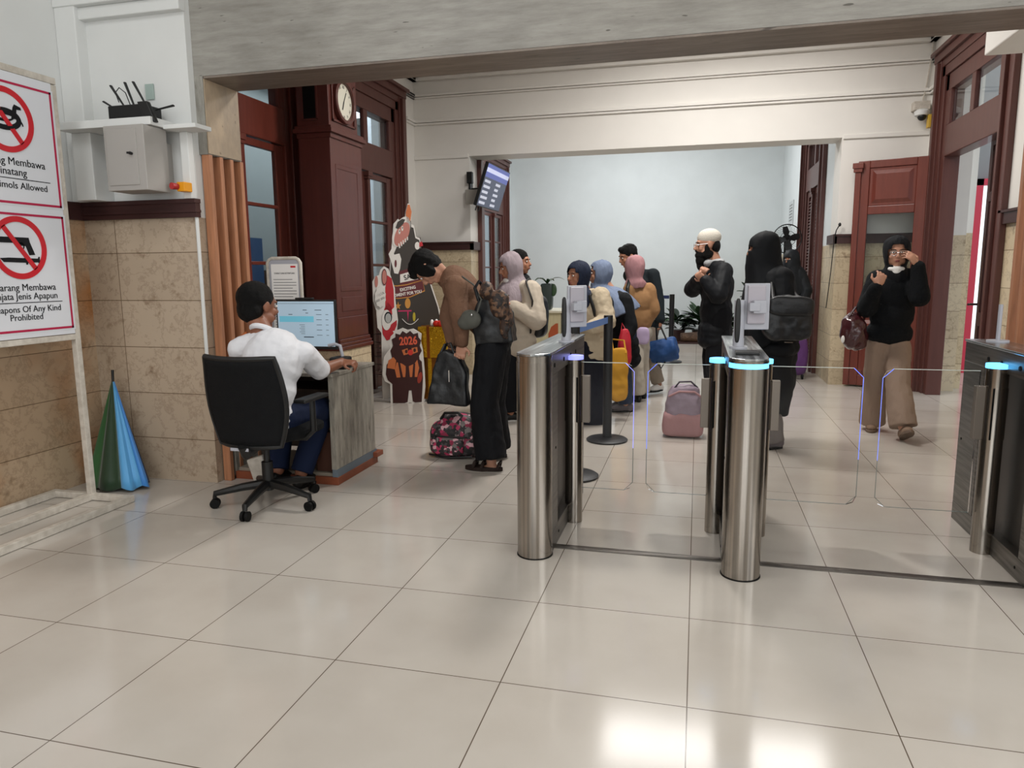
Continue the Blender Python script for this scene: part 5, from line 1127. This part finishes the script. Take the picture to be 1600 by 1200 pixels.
hc = P(813, 410, 6.85); h = Hd(hc, (1, -.15, 0)); J = stand(-1.68, 6.88, (1, -.1), 1.55); J['neck'] = P(808, 438, 6.88)
g = thing('person', 'black-haired person turned right, mostly hidden behind the mauve-grey headscarf', 'person', (-1.66, 6.88, 0))
bd = body_mesh(J, h, M_skin, g, .95, .010, feet=False); face_parts(h, bd)
mb = MB(); h.ell(mb, 0, -.022, .045, .084, .100, .085, 20, 12); h.ell(mb, 0, -.06, 0, .07, .05, .07); blob(mb, 'hair', M_hair, g, .008, 2, .006, .03)
top_mesh(J, mat('dark_jacket', '#121417', .8), g, 1.0, .03, name='jacket'); trousers(J, mat('black_cotton', '#131418'), g)
for a in 'lr': shoe(J['a'+a]+V((0, 0, -.075)), (1, 0, 0), M_black, g, sole=M_paper)

# ---- navy headscarf, cream jacket
fd = (-.90, -.42, 0); hc = P(903, 431, 6.35); h = Hd(hc, (-.66, -.75, -.06), k=1.0)
J = stand(-.88, 6.40, fd, 1.46, neck=P(915, 455, 6.40), sl=P(938, 464, 6.30), sr=P(905, 462, 6.52), el=P(948, 502, 6.22), wl=P(922, 512, 6.08), er=P(898, 500, 6.5), wr=P(902, 512, 6.2))
J['chest'] = P(921, 490, 6.38); J['pelvis'] = P(926, 540, 6.40)
g = thing('person', 'person in a navy headscarf and cream jacket behind the left face reader', 'person', (-.88, 6.4, 0))
bd = body_mesh(J, h, M_skin, g, .92, .0085, hs={'l': ((-.9, -.3, .05), (0, .2, .9), 1, 25), 'r': ((-.6, -.5, 0), (0, .2, .9), -1, 25)}, feet=False); face_parts(h, bd)
hijab(h, mat('scarf_navy', '#1f2638', .75, bump=.8, bscale=26, stretch=(1, 1, .22), noise=.12), g, drop=(.14, .18, .21), wide=(.10, .13, .15), deep=(.10, .12, .13), J=J, tf=torso_frame(J))
top_mesh(J, mat('cream_jacket', '#b3a48c', .8, bump=.5, bscale=16), g, .95, .035, (.088, .082, .058), .10, name='jacket', disp=.04, dscale=.07)
mb = MB(); p0 = J['pelvis']; mb.tube([p0+V((0, 0, .05)), p0-V((0, 0, .35)), p0-V((0, 0, .72))], [.15, .16, .18], 24); blob(mb, 'skirt', mat('navy_skirt', '#11131e', .8, bump=.7, bscale=16, stretch=(1, 1, .3), noise=.1), g, .011, 4, .03, .12)
for a in 'lr': shoe(J['a'+a]+V((-.02, 0, -.07)), fd, M_paper, g, .23, sole=M_paper)
t = thing('backpack', 'black backpack on the person in the cream jacket', 'bag', tuple(P(950, 490, 6.5)))
mb = MB(); sell(mb, P(943, 488, 6.56), (.09, .10, .15), .55); blob(mb, 'body', M_lea, t, .01, 4, .02)
MB().tube([P(935, 515, 6.3), P(928, 485, 6.2), P(921, 462, 6.22), P(930, 454, 6.36)], .016, 8, sq=.5).build('strap', M_black, t, smooth=True)

# ---- blue-grey headscarf, black jacket
fd = (-.98, -.2, 0); hc = P(937, 428, 6.95); h = Hd(hc, (-.96, -.28, .02), k=1.0)
J = stand(-.66, 7.0, fd, 1.47, neck=P(952, 452, 6.97), sl=P(975, 470, 6.85), sr=P(955, 462, 7.12), el=P(985, 510, 6.82), wl=P(972, 545, 6.72), er=P(950, 510, 7.1), wr=P(952, 535, 6.95))
J['chest'] = P(967, 490, 6.95); J['pelvis'] = P(975, 545, 7.0)
g = thing('person', 'person in a blue-grey headscarf and black jacket carrying red and yellow bags', 'person', (-.66, 7.0, 0))
bd = body_mesh(J, h, M_skin3, g, .95, .0085, hs={'l': ((0, -.1, -1), (-1, 0, 0), 1, 40)}, feet=False); face_parts(h, bd)
hijab(h, mat('scarf_bluegrey', '#74819a', .75, bump=.8, bscale=26, stretch=(1, 1, .22), noise=.12), g, drop=(.15, .22, .32), wide=(.13, .19, .21), deep=(.11, .15, .19), J=J, tf=torso_frame(J), full=1.12)
top_mesh(J, mat('dark_jacket', '#1a1c20'), g, 1.0, .035, (.082, .072, .055), .16, name='jacket', disp=.025)
trousers(J, mat('blue_jeans', '#2c3850', .8, bump=.7, bscale=16, stretch=(1, 1, .3), noise=.1), g, .95, (.10, .085, .075), cut=.03)
for a in 'lr': shoe(J['a'+a]+V((0, 0, -.075)), fd, mat('grey_shoe', '#6b6468', .6), g)
t, mb, M = pouch('shopping_bag', 'red bag hanging above the yellow one beside the dark jacket', 'bag', P(976, 542, 6.62), (.07, .05, .17), mat('red', '#b01f2e'), .6, 20, .3)
blob(mb, 'body', mat('bag_red', '#b51f30', .55), t, .009, 4, .02); MB().tube([P(970, 522, 6.6), P(972, 505, 6.66), P(980, 520, 6.6)], .006, 6).build('handle', mat('bag_red', '#b51f30'), t, smooth=True)
t, mb, M = pouch('shopping_bag', 'yellow-orange cloth bag reaching almost to the floor beside the belt post', 'bag', P(967, 585, 6.45), (.082, .045, .24), mat('y', '#b5862a'), .35, 10, .1)
blob(mb, 'body', mat('bag_yellow', '#bd8a2a', .6), t, .009, 4, .03); MB().tube([P(958, 548, 6.42), P(956, 530, 6.5), P(975, 532, 6.5), P(978, 552, 6.42)], .008, 6).build('handle', mat('bag_yellow', '#bd8a2a'), t, smooth=True)

# ---- pink headscarf, tan jacket, seen from behind
fd = (-.35, .93, 0); hc = P(991, 419, 7.55); h = Hd(hc, (-.55, .82, -.05), k=1.0)
J = stand(-.52, 7.6, fd, 1.49, neck=P(993, 440, 7.55)); J['chest'] = P(999, 470, 7.58); J['pelvis'] = P(1000, 520, 7.6); J['sr'] = P(1014, 452, 7.6); J['sl'] = P(984, 452, 7.5); J['er'] = P(1022, 485, 7.6); J['wr'] = P(1010, 505, 7.75); J['el'] = P(983, 490, 7.5)
J['kr'] = P(1003, 570, 7.66); J['kl'] = P(995, 572, 7.5); J['ar'] = P(1004, 612, 7.74); J['al'] = P(996, 617, 7.52); J['hr'] = P(1003, 530, 7.62); J['hl'] = P(996, 530, 7.55)
g = thing('person', 'person in a dusty pink headscarf and tan jacket seen from behind', 'person', (-.52, 7.6, 0))
bd = body_mesh(J, h, M_skin, g, .85, .009, feet=False); face_parts(h, bd)
hijab(h, mat('scarf_pink', '#ad8083', .75, bump=.8, bscale=26, stretch=(1, 1, .22), noise=.12), g, drop=(.13, .16, .19), wide=(.08, .09, .08), deep=(.09, .09, .09), J=J, tf=torso_frame(J))
top_mesh(J, mat('tan_jacket', '#9c7651', .8, bump=.2, bscale=20), g, .84, .03, (.070, .064, .050), .0, name='jacket', disp=.03)
trousers(J, mat('cream_trousers', '#b9b0a2', .8, bump=.7, bscale=16, stretch=(1, 1, .3), noise=.1), g, .80, (.085, .075, .085), cut=.03, disp=.025)
mb = MB(); sell(mb, J['pelvis']+V((.04, -.12, -.02)), (.065, .03, .09), .6); blob(mb, 'shirt_tail', mat('lilac', '#b9a6c4', .7), g, .008, 3, .01)
for a in 'lr': shoe(J['a'+a]+V((0, 0, -.075)), fd, M_black, g)
t = thing('shoulder_bag', 'dark strap bag on the shoulder of the person in the tan jacket', 'bag', tuple(P(985, 480, 7.4)))
MB().tube([P(984, 436, 7.5), P(980, 450, 7.4), P(982, 480, 7.38), P(978, 505, 7.4)], .018, 8, sq=.5).build('strap', M_black, t, smooth=True)
mb = MB(); sell(mb, P(976, 508, 7.42), (.06, .04, .06), .6); mb.build('body', M_lea, t, smooth=True)

# ---- tall man with blue duffel
fd = (-.75, -.65, 0); hc = P(981, 401, 8.1); h = Hd(hc, (-.8, -.5, -.32), k=1.02)
J = stand(-.42, 8.2, fd, 1.63, neck=P(990, 424, 8.15), sl=P(1020, 430, 8.08), sr=P(984, 430, 8.3), el=P(1028, 470, 8.05), wl=P(1032, 502, 7.98))
J['chest'] = P(1003, 450, 8.15); J['pelvis'] = P(1008, 505, 8.2); J['hl'] = P(1014, 512, 8.15); J['hr'] = P(1002, 512, 8.25); J['kl'] = P(1015, 555, 8.05); J['al'] = P(1029, 600, 8.1); J['kr'] = P(1003, 558, 8.25); J['ar'] = P(1000, 600, 8.4)
g = thing('person', 'short-haired person in a black jacket and beige trousers carrying a blue duffel', 'person', (-.42, 8.2, 0))
bd = body_mesh(J, h, M_skin, g, 1.0, .009, hs={'l': ((0, 0, -1), (-1, .2, 0), 1, 50)}, feet=False); face_parts(h, bd)
mb = MB(); h.ell(mb, 0, -.024, .05, .086, .100, .085, 20, 12); h.ell(mb, 0, -.06, 0, .07, .05, .06); h.ell(mb, 0, .03, .095, .06, .06, .03); blob(mb, 'hair', M_hair, g, .007, 2, .012, .03)
top_mesh(J, mat('charcoal_jacket', '#1b2226', .8), g, .95, .03, (.078, .070, .052), .02, name='jacket', disp=.025)
trousers(J, mat('beige_trousers', '#988b7c', .8, bump=.7, bscale=16, stretch=(1, 1, .3), noise=.1), g, 1.0, (.10, .085, .075), cut=.06, disp=.03)
for a in 'lr': shoe(J['a'+a]+V((0, 0, -.08)), (-.6, -.8, 0), M_paper, g, .25)
t = thing('duffel_bag', 'blue duffel bag held by the person in beige trousers', 'bag', tuple(P(1038, 547, 7.95)))
M = frameM(P(1037, 547, 7.92), (.96, -.1, .22), (0, 0, 1)); mb = MB(); mb.tube([M @ V((-.15, 0, 0)), M @ V((-.13, 0, 0)), M @ V((.13, 0, 0)), M @ V((.15, 0, 0))], [.10, .125, .125, .10], 20); blob(mb, 'body', mat('duffel_blue', '#2a4a7c', .6, bump=.4, bscale=14), t, .010, 4, .03, .09)
MB().tube([M @ V((-.06, .10, -.05)), M @ V((-.03, .25, 0)), M @ V((.02, .25, 0)), M @ V((.06, .10, .05))], .01, 8).tube([M @ V((-.09, -.11, .06)), M @ V((-.05, -.18, .08)), M @ V((.0, -.12, .06))], .008, 6).build('handle', M_black, t, smooth=True)

# ---- bearded man in white cap
fd = (-.98, -.15, 0); hc = P(1105, 383, 7.2); h = Hd(hc, (-.97, -.2, -.08), k=1.12)
J = stand(.20, 7.2, fd, 1.75, neck=P(1117, 410, 7.2), sl=P(1131, 425, 7.06), sr=P(1118, 420, 7.38), el=P(1122, 462, 6.92), wl=P(1101, 438, 6.94), er=P(1082, 452, 7.30), wr=P(1095, 432, 7.1))
J['chest'] = P(1120, 450, 7.2); J['pelvis'] = P(1117, 520, 7.2)
g = thing('person', 'bearded person in a white knitted cap, glasses and black jacket', 'person', (.2, 7.2, 0))
bd = body_mesh(J, h, M_skin3, g, 1.12, .008, hs={'l': ((-.7, -.1, .6), (.3, .8, .3), 1, 55), 'r': ((.2, -.5, .6), (.3, .2, .3), -1, 55)}, feet=False); face_parts(h, bd)
mb = MB(); h.ell(mb, 0, -.020, .060, .0815, .1005, .078, 24, 14); blob(mb, 'cap', mat('cap_white', '#d6d0c4', .85, bump=.5, bscale=160), g, .007, 2)
mb = MB(); h.ell(mb, 0, .045, -.080, .063, .062, .042); h.ell(mb, 0, .055, -.12, .055, .05, .05); h.ell(mb, 0, .062, -.165, .038, .036, .045)
for s in (-1, 1): h.ell(mb, s*.05, .012, -.075, .030, .05, .038); h.ell(mb, s*.068, .016, -.035, .013, .024, .045)
mb.tube([h.p(-.03, .088, -.045), h.p(0, .1, -.038), h.p(.03, .088, -.045)], [.006, .009, .006], 8); blob(mb, 'beard', M_hair, g, .007, 2, .008, .03)
mb = MB(); h.ell(mb, 0, -.058, -.01, .076, .052, .07); blob(mb, 'hair', M_hair, g, .008, 2)
mb = MB()
for s in (-1, 1):
    mb.tube([h.p(s*.031+.022*math.cos(a), .100, .006+.017*math.sin(a)) for a in [2*math.pi*k/16 for k in range(17)]], .0018, 6); mb.tube([h.p(s*.053, .098, .01), h.p(s*.078, .0, .012)], .0018, 6)
mb.tube([h.p(-.009, .101, .01), h.p(.009, .101, .01)], .0018, 6).build('glasses', M_chrome, g, smooth=True)
top_mesh(J, mat('black_bomber', '#14161a', .6, bump=.25, bscale=14), g, 1.1, .04, (.090, .084, .060), .10, name='jacket', disp=.035, dscale=.1)
mb = MB(); c0 = J['neck']; mb.ell(c0+V((-.06, -.03, -.005)), (.05, .06, .04)); mb.ell(c0+V((.02, 0, .01)), (.075, .085, .03)); blob(mb, 'collar', mat('collar_grey', '#aeb0b2', .7), g, .008, 3)
trousers(J, mat('black_cotton', '#131418'), g, 1.05, (.115, .095, .08))
for a in 'lr': shoe(J['a'+a]+V((0, 0, -.085)), fd, M_black, g, .27)

# ---- veiled woman
fd = (-.93, -.35, 0); hc = P(1192, 391, 5.78); h = Hd(hc, (-.95, -.25, -.05), k=1.05)
J = stand(.56, 5.75, fd, 1.60, neck=P(1204, 420, 5.78), sl=P(1222, 436, 5.65), sr=P(1196, 432, 5.92), el=P(1222, 485, 5.55), wl=P(1194, 478, 5.5), er=P(1190, 480, 5.8), wr=P(1180, 475, 5.6))
g = thing('person', 'person in a full black veil, nearest of the queue on the right', 'person', (.56, 5.75, 0))
bd = body_mesh(J, h, M_skin, g, .95, .009, hs={'l': ((-.8, -.3, .3), (0, .5, .5), 1, 45)}, feet=False); face_parts(h, bd, lips=False)
M_veil = mat('veil_black', '#0c0e12', .7, bump=.1, bscale=8)
hijab(h, M_veil, g, drop=(.16, .24, .36, .50, .62), wide=(.135, .18, .22, .25, .26), deep=(.14, .17, .20, .22, .23), niqab=True, name='veil', J=J, tf=torso_frame(J), back=.004)
top_mesh(J, M_veil, g, 1.0, .04, (.09, .085, .062), .2, name='robe', disp=.03, flare=.04)
mb = MB(); p0 = J['pelvis']; mb.tube([p0+V((0, 0, .10)), p0-V((0, 0, .35)), p0-V((0, 0, .66))], [.19, .175, .13], 24); blob(mb, 'skirt', M_veil, g, .012, 4, .04, .14)
mb = MB()
for a in 'lr': mb.tube([J['k'+a]-V((0, 0, .2)), J['a'+a]-V((0, 0, .02))], [.075, .085], 16)
blob(mb, 'trousers', mat('grey_trousers', '#6d6764', .8), g, .01, 3, .02)
for a in 'lr': shoe(J['a'+a]+V((0, 0, -.075)), fd, mat('grey_shoe', '#6b6468'), g)
t = thing('shoulder_bag', 'big black leather handbag worn by the veiled person', 'bag', tuple(P(1232, 490, 5.5)))
M = frameM(P(1231, 497, 5.42), (1, .25, -.05), (0, 0, 1)); mb = MB(); sell(mb, (0, 0, 0), (.165, .05, .16), .5)
for v in mb.bm.verts: v.co = M @ V((v.co.x*(1+.1*-v.co.z/.16), v.co.z, v.co.y))
blob(mb, 'body', M_lea, t, .009, 4, .03, .09)
mb = MB(); sell(mb, (0, 0, 0), (.16, .03, .07), .5)
for v in mb.bm.verts: v.co = M @ V((v.co.x, v.co.z+.085, v.co.y+.045))
blob(mb, 'flap', M_lea, t, .008, 3, .01)
MB().tube([M @ V((-.12, .12, .02)), P(1206, 440, 5.6), P(1216, 422, 5.66), P(1228, 440, 5.7), M @ V((.10, .12, -.03))], .012, 8, sq=.5).build('strap', M_lea, t, smooth=True)
MB().box((-.03, -.17, .045), (.03, -.163, .06), M).build('zip_pull', M_chrome, t)

# ---- second black-clad person by the fan
fd = (-.6, -.8, 0); hc = P(1236, 406, 10.0); h = Hd(hc, (-.6, -.78, -.05), k=1.0)
J = stand(1.19, 10.05, fd, 1.64, neck=P(1239, 423, 10.02)); J['sl'] = P(1252, 434, 9.98); J['sr'] = P(1226, 434, 10.1)
g = thing('person', 'person in a dark veil standing behind the veiled one, by the fan', 'person', (1.19, 10.05, 0))
bd = body_mesh(J, h, M_skin, g, .95, .010, feet=False); face_parts(h, bd, lips=False)
M_v2 = mat('veil_charcoal', '#191c20', .6, bump=.1, bscale=8)
hijab(h, M_v2, g, drop=(.16, .26, .40), wide=(.14, .18, .22), deep=(.14, .17, .19), niqab=True, name='veil')
top_mesh(J, M_v2, g, 1.0, .04, (.085, .08, .06), .2, name='robe', disp=.025, flare=.03)
mb = MB(); p0 = J['pelvis']; mb.tube([p0+V((0, 0, .1)), p0-V((0, 0, .4)), p0-V((0, 0, .88))], [.18, .19, .21], 24); blob(mb, 'skirt', M_v2, g, .012, 4, .03, .12)
for a in 'lr': shoe(J['a'+a]+V((0, 0, -.075)), fd, M_black, g)
t, mb, M = pouch('travel_bag', 'purple wheeled bag standing beside the dark doorway behind the veiled people', 'bag', (1.19, 9.50, .30), (.15, .11, .25), None, .5, 10, .12)
o = blob(mb, 'body', mat('bag_purple', '#5d3a6e', .6, bump=.3, bscale=16), t, .01, 4, .02)
for x in (-.09, .09): MB().tube([(1.18+x, 9.46, .03), (1.205+x, 9.46, .03)], .03, 14).build('wheel', M_rubber, t, smooth=True)
MB().tube([(1.12, 9.5, .53), (1.14, 9.5, .58), (1.22, 9.5, .58), (1.25, 9.5, .53)], .01, 8).build('handle', M_black, t, smooth=True)

# ---- pink duffel on the floor
t = thing('duffel_bag', 'mauve and pink duffel bag standing on the floor between the gates', 'bag', (-.08, 5.95, 0))
mb = MB(); sell(mb, (-.085, 5.97, .11), (.165, .12, .105), .4); blob(mb, 'lower_body', mat('bag_pink', '#a37d7e', .6, bump=.2, bscale=14), t, .008, 3, .01)
mb = MB(); sell(mb, (-.085, 5.97, .26), (.155, .115, .15), .55, taper=.18); sell(mb, (-.075, 5.97, .36), (.115, .09, .07), .6); blob(mb, 'upper_body', mat('bag_mauve', '#8f7f8c', .5, bump=.35, bscale=16), t, .008, 3, .025, .08)
MB().tube([(-.20, 5.88, .34), (-.12, 5.86, .385), (.0, 5.86, .385), (.06, 5.88, .34)], .009, 8).build('zip', mat('bag_pink', '#a37d7e'), t, smooth=True)
MB().tube([(-.16, 5.93, .40), (-.12, 5.92, .455), (-.03, 5.92, .46), (.02, 5.94, .41)], .012, 8, sq=.6).build('handle', mat('strap_dark', '#4a444c', .6), t, smooth=True)

# ---- woman walking in, black sweater
fd = (-.12, -.99, 0); hc = P(1401, 395, 6.38); h = Hd(hc, (-.12, -.98, -.08), k=1.02)
J = stand(1.50, 6.45, fd, 1.60, neck=P(1401, 423, 6.42), sr=P(1370, 436, 6.42), sl=P(1427, 434, 6.42), er=P(1354, 482, 6.33), wr=P(1370, 447, 6.14), el=P(1437, 464, 6.22), wl=P(1434, 414, 6.22))
J['chest'] = P(1398, 458, 6.42); J['pelvis'] = P(1389, 520, 6.45)
J['hr'] = P(1373, 540, 6.46); J['hl'] = P(1403, 540, 6.44); J['kr'] = P(1366, 605, 6.48); J['ar'] = P(1362, 662, 6.55); J['kl'] = P(1403, 605, 6.28); J['al'] = P(1411, 668, 6.14)
g = thing('person', 'person in a black sweater and wide taupe trousers walking in on the right', 'person', (1.5, 6.45, 0))
bd = body_mesh(J, h, M_skin3, g, .95, .0065, hs={'r': ((.35, -.1, .9), (-.1, .9, .1), 1, 40), 'l': ((-.6, -.1, .75), (-.3, .6, -.4), -1, 22)}, feet=False); face_parts(h, bd)
hijab(h, mat('scarf_black', '#121317', .8, bump=.8, bscale=26, stretch=(1, 1, .22), noise=.12), g, drop=(.14, .17), wide=(.08, .075), deep=(.085, .08), J=J, tf=torso_frame(J), face=50)
mb = MB(); h.ell(mb, 0, .055, -.118, .062, .042, .026); h.ell(mb, 0, .07, -.14, .035, .03, .025); blob(mb, 'face_mask', M_paper, g, .006, 2)
mb = MB()
for s in (-1, 1): mb.tube([h.p(s*.031+.023*math.cos(a), .096, .004+.019*math.sin(a)) for a in [2*math.pi*k/16 for k in range(17)]], .0016, 6); mb.tube([h.p(s*.054, .094, .008), h.p(s*.074, .03, .01)], .0016, 6)
mb.tube([h.p(-.008, .097, .008), h.p(.008, .097, .008)], .0016, 6).build('glasses', M_chrome, g, smooth=True)
top_mesh(J, mat('black_knit', '#0f1114', .9, bump=.3, bscale=60), g, .97, .03, (.078, .078, .052), .02, name='sweater', disp=.03)
trousers(J, mat('taupe_trousers', '#917c6d', .8, bump=.7, bscale=16, stretch=(1, 1, .3), noise=.1), g, .95, (.098, .092, .105), cut=.02, disp=.03)
shoe(V((J['ar'].x, J['ar'].y, 0)), (-.25, -1, 0), mat('taupe_shoe', '#8f7765', .6), g, .24, sole=mat('taupe_sole', '#6b5a4e', .7))
shoe(V((J['al'].x+.01, J['al'].y-.02, .03)), (.05, -1, 0), mat('taupe_shoe', '#8f7765'), g, .24, pitch=28, sole=mat('taupe_sole', '#6b5a4e'))
t = thing('handbag', 'glossy maroon handbag hanging on the arm of the person walking in', 'bag', tuple(P(1333, 515, 6.35)))
mb = MB(); mb.ell(P(1333, 517, 6.36), (.10, .08, .155)); mb.ell(P(1340, 528, 6.38), (.08, .07, .11)); blob(mb, 'body', mat('maroon_leather', '#3f1c20', .25, coat=.5, bump=.3, bscale=14), t, .008, 4, .03, .08)
MB().tube([P(1326, 495, 6.33), P(1337, 480, 6.33), P(1352, 478, 6.36), P(1350, 500, 6.40)], .01, 8).build('strap', mat('maroon_leather', '#3f1c20'), t, smooth=True)
MB().ell(P(1317, 530, 6.30), (.014, .01, .03)).build('tag', M_paper, t)
# marks kept on every mesh: camera object carries no category
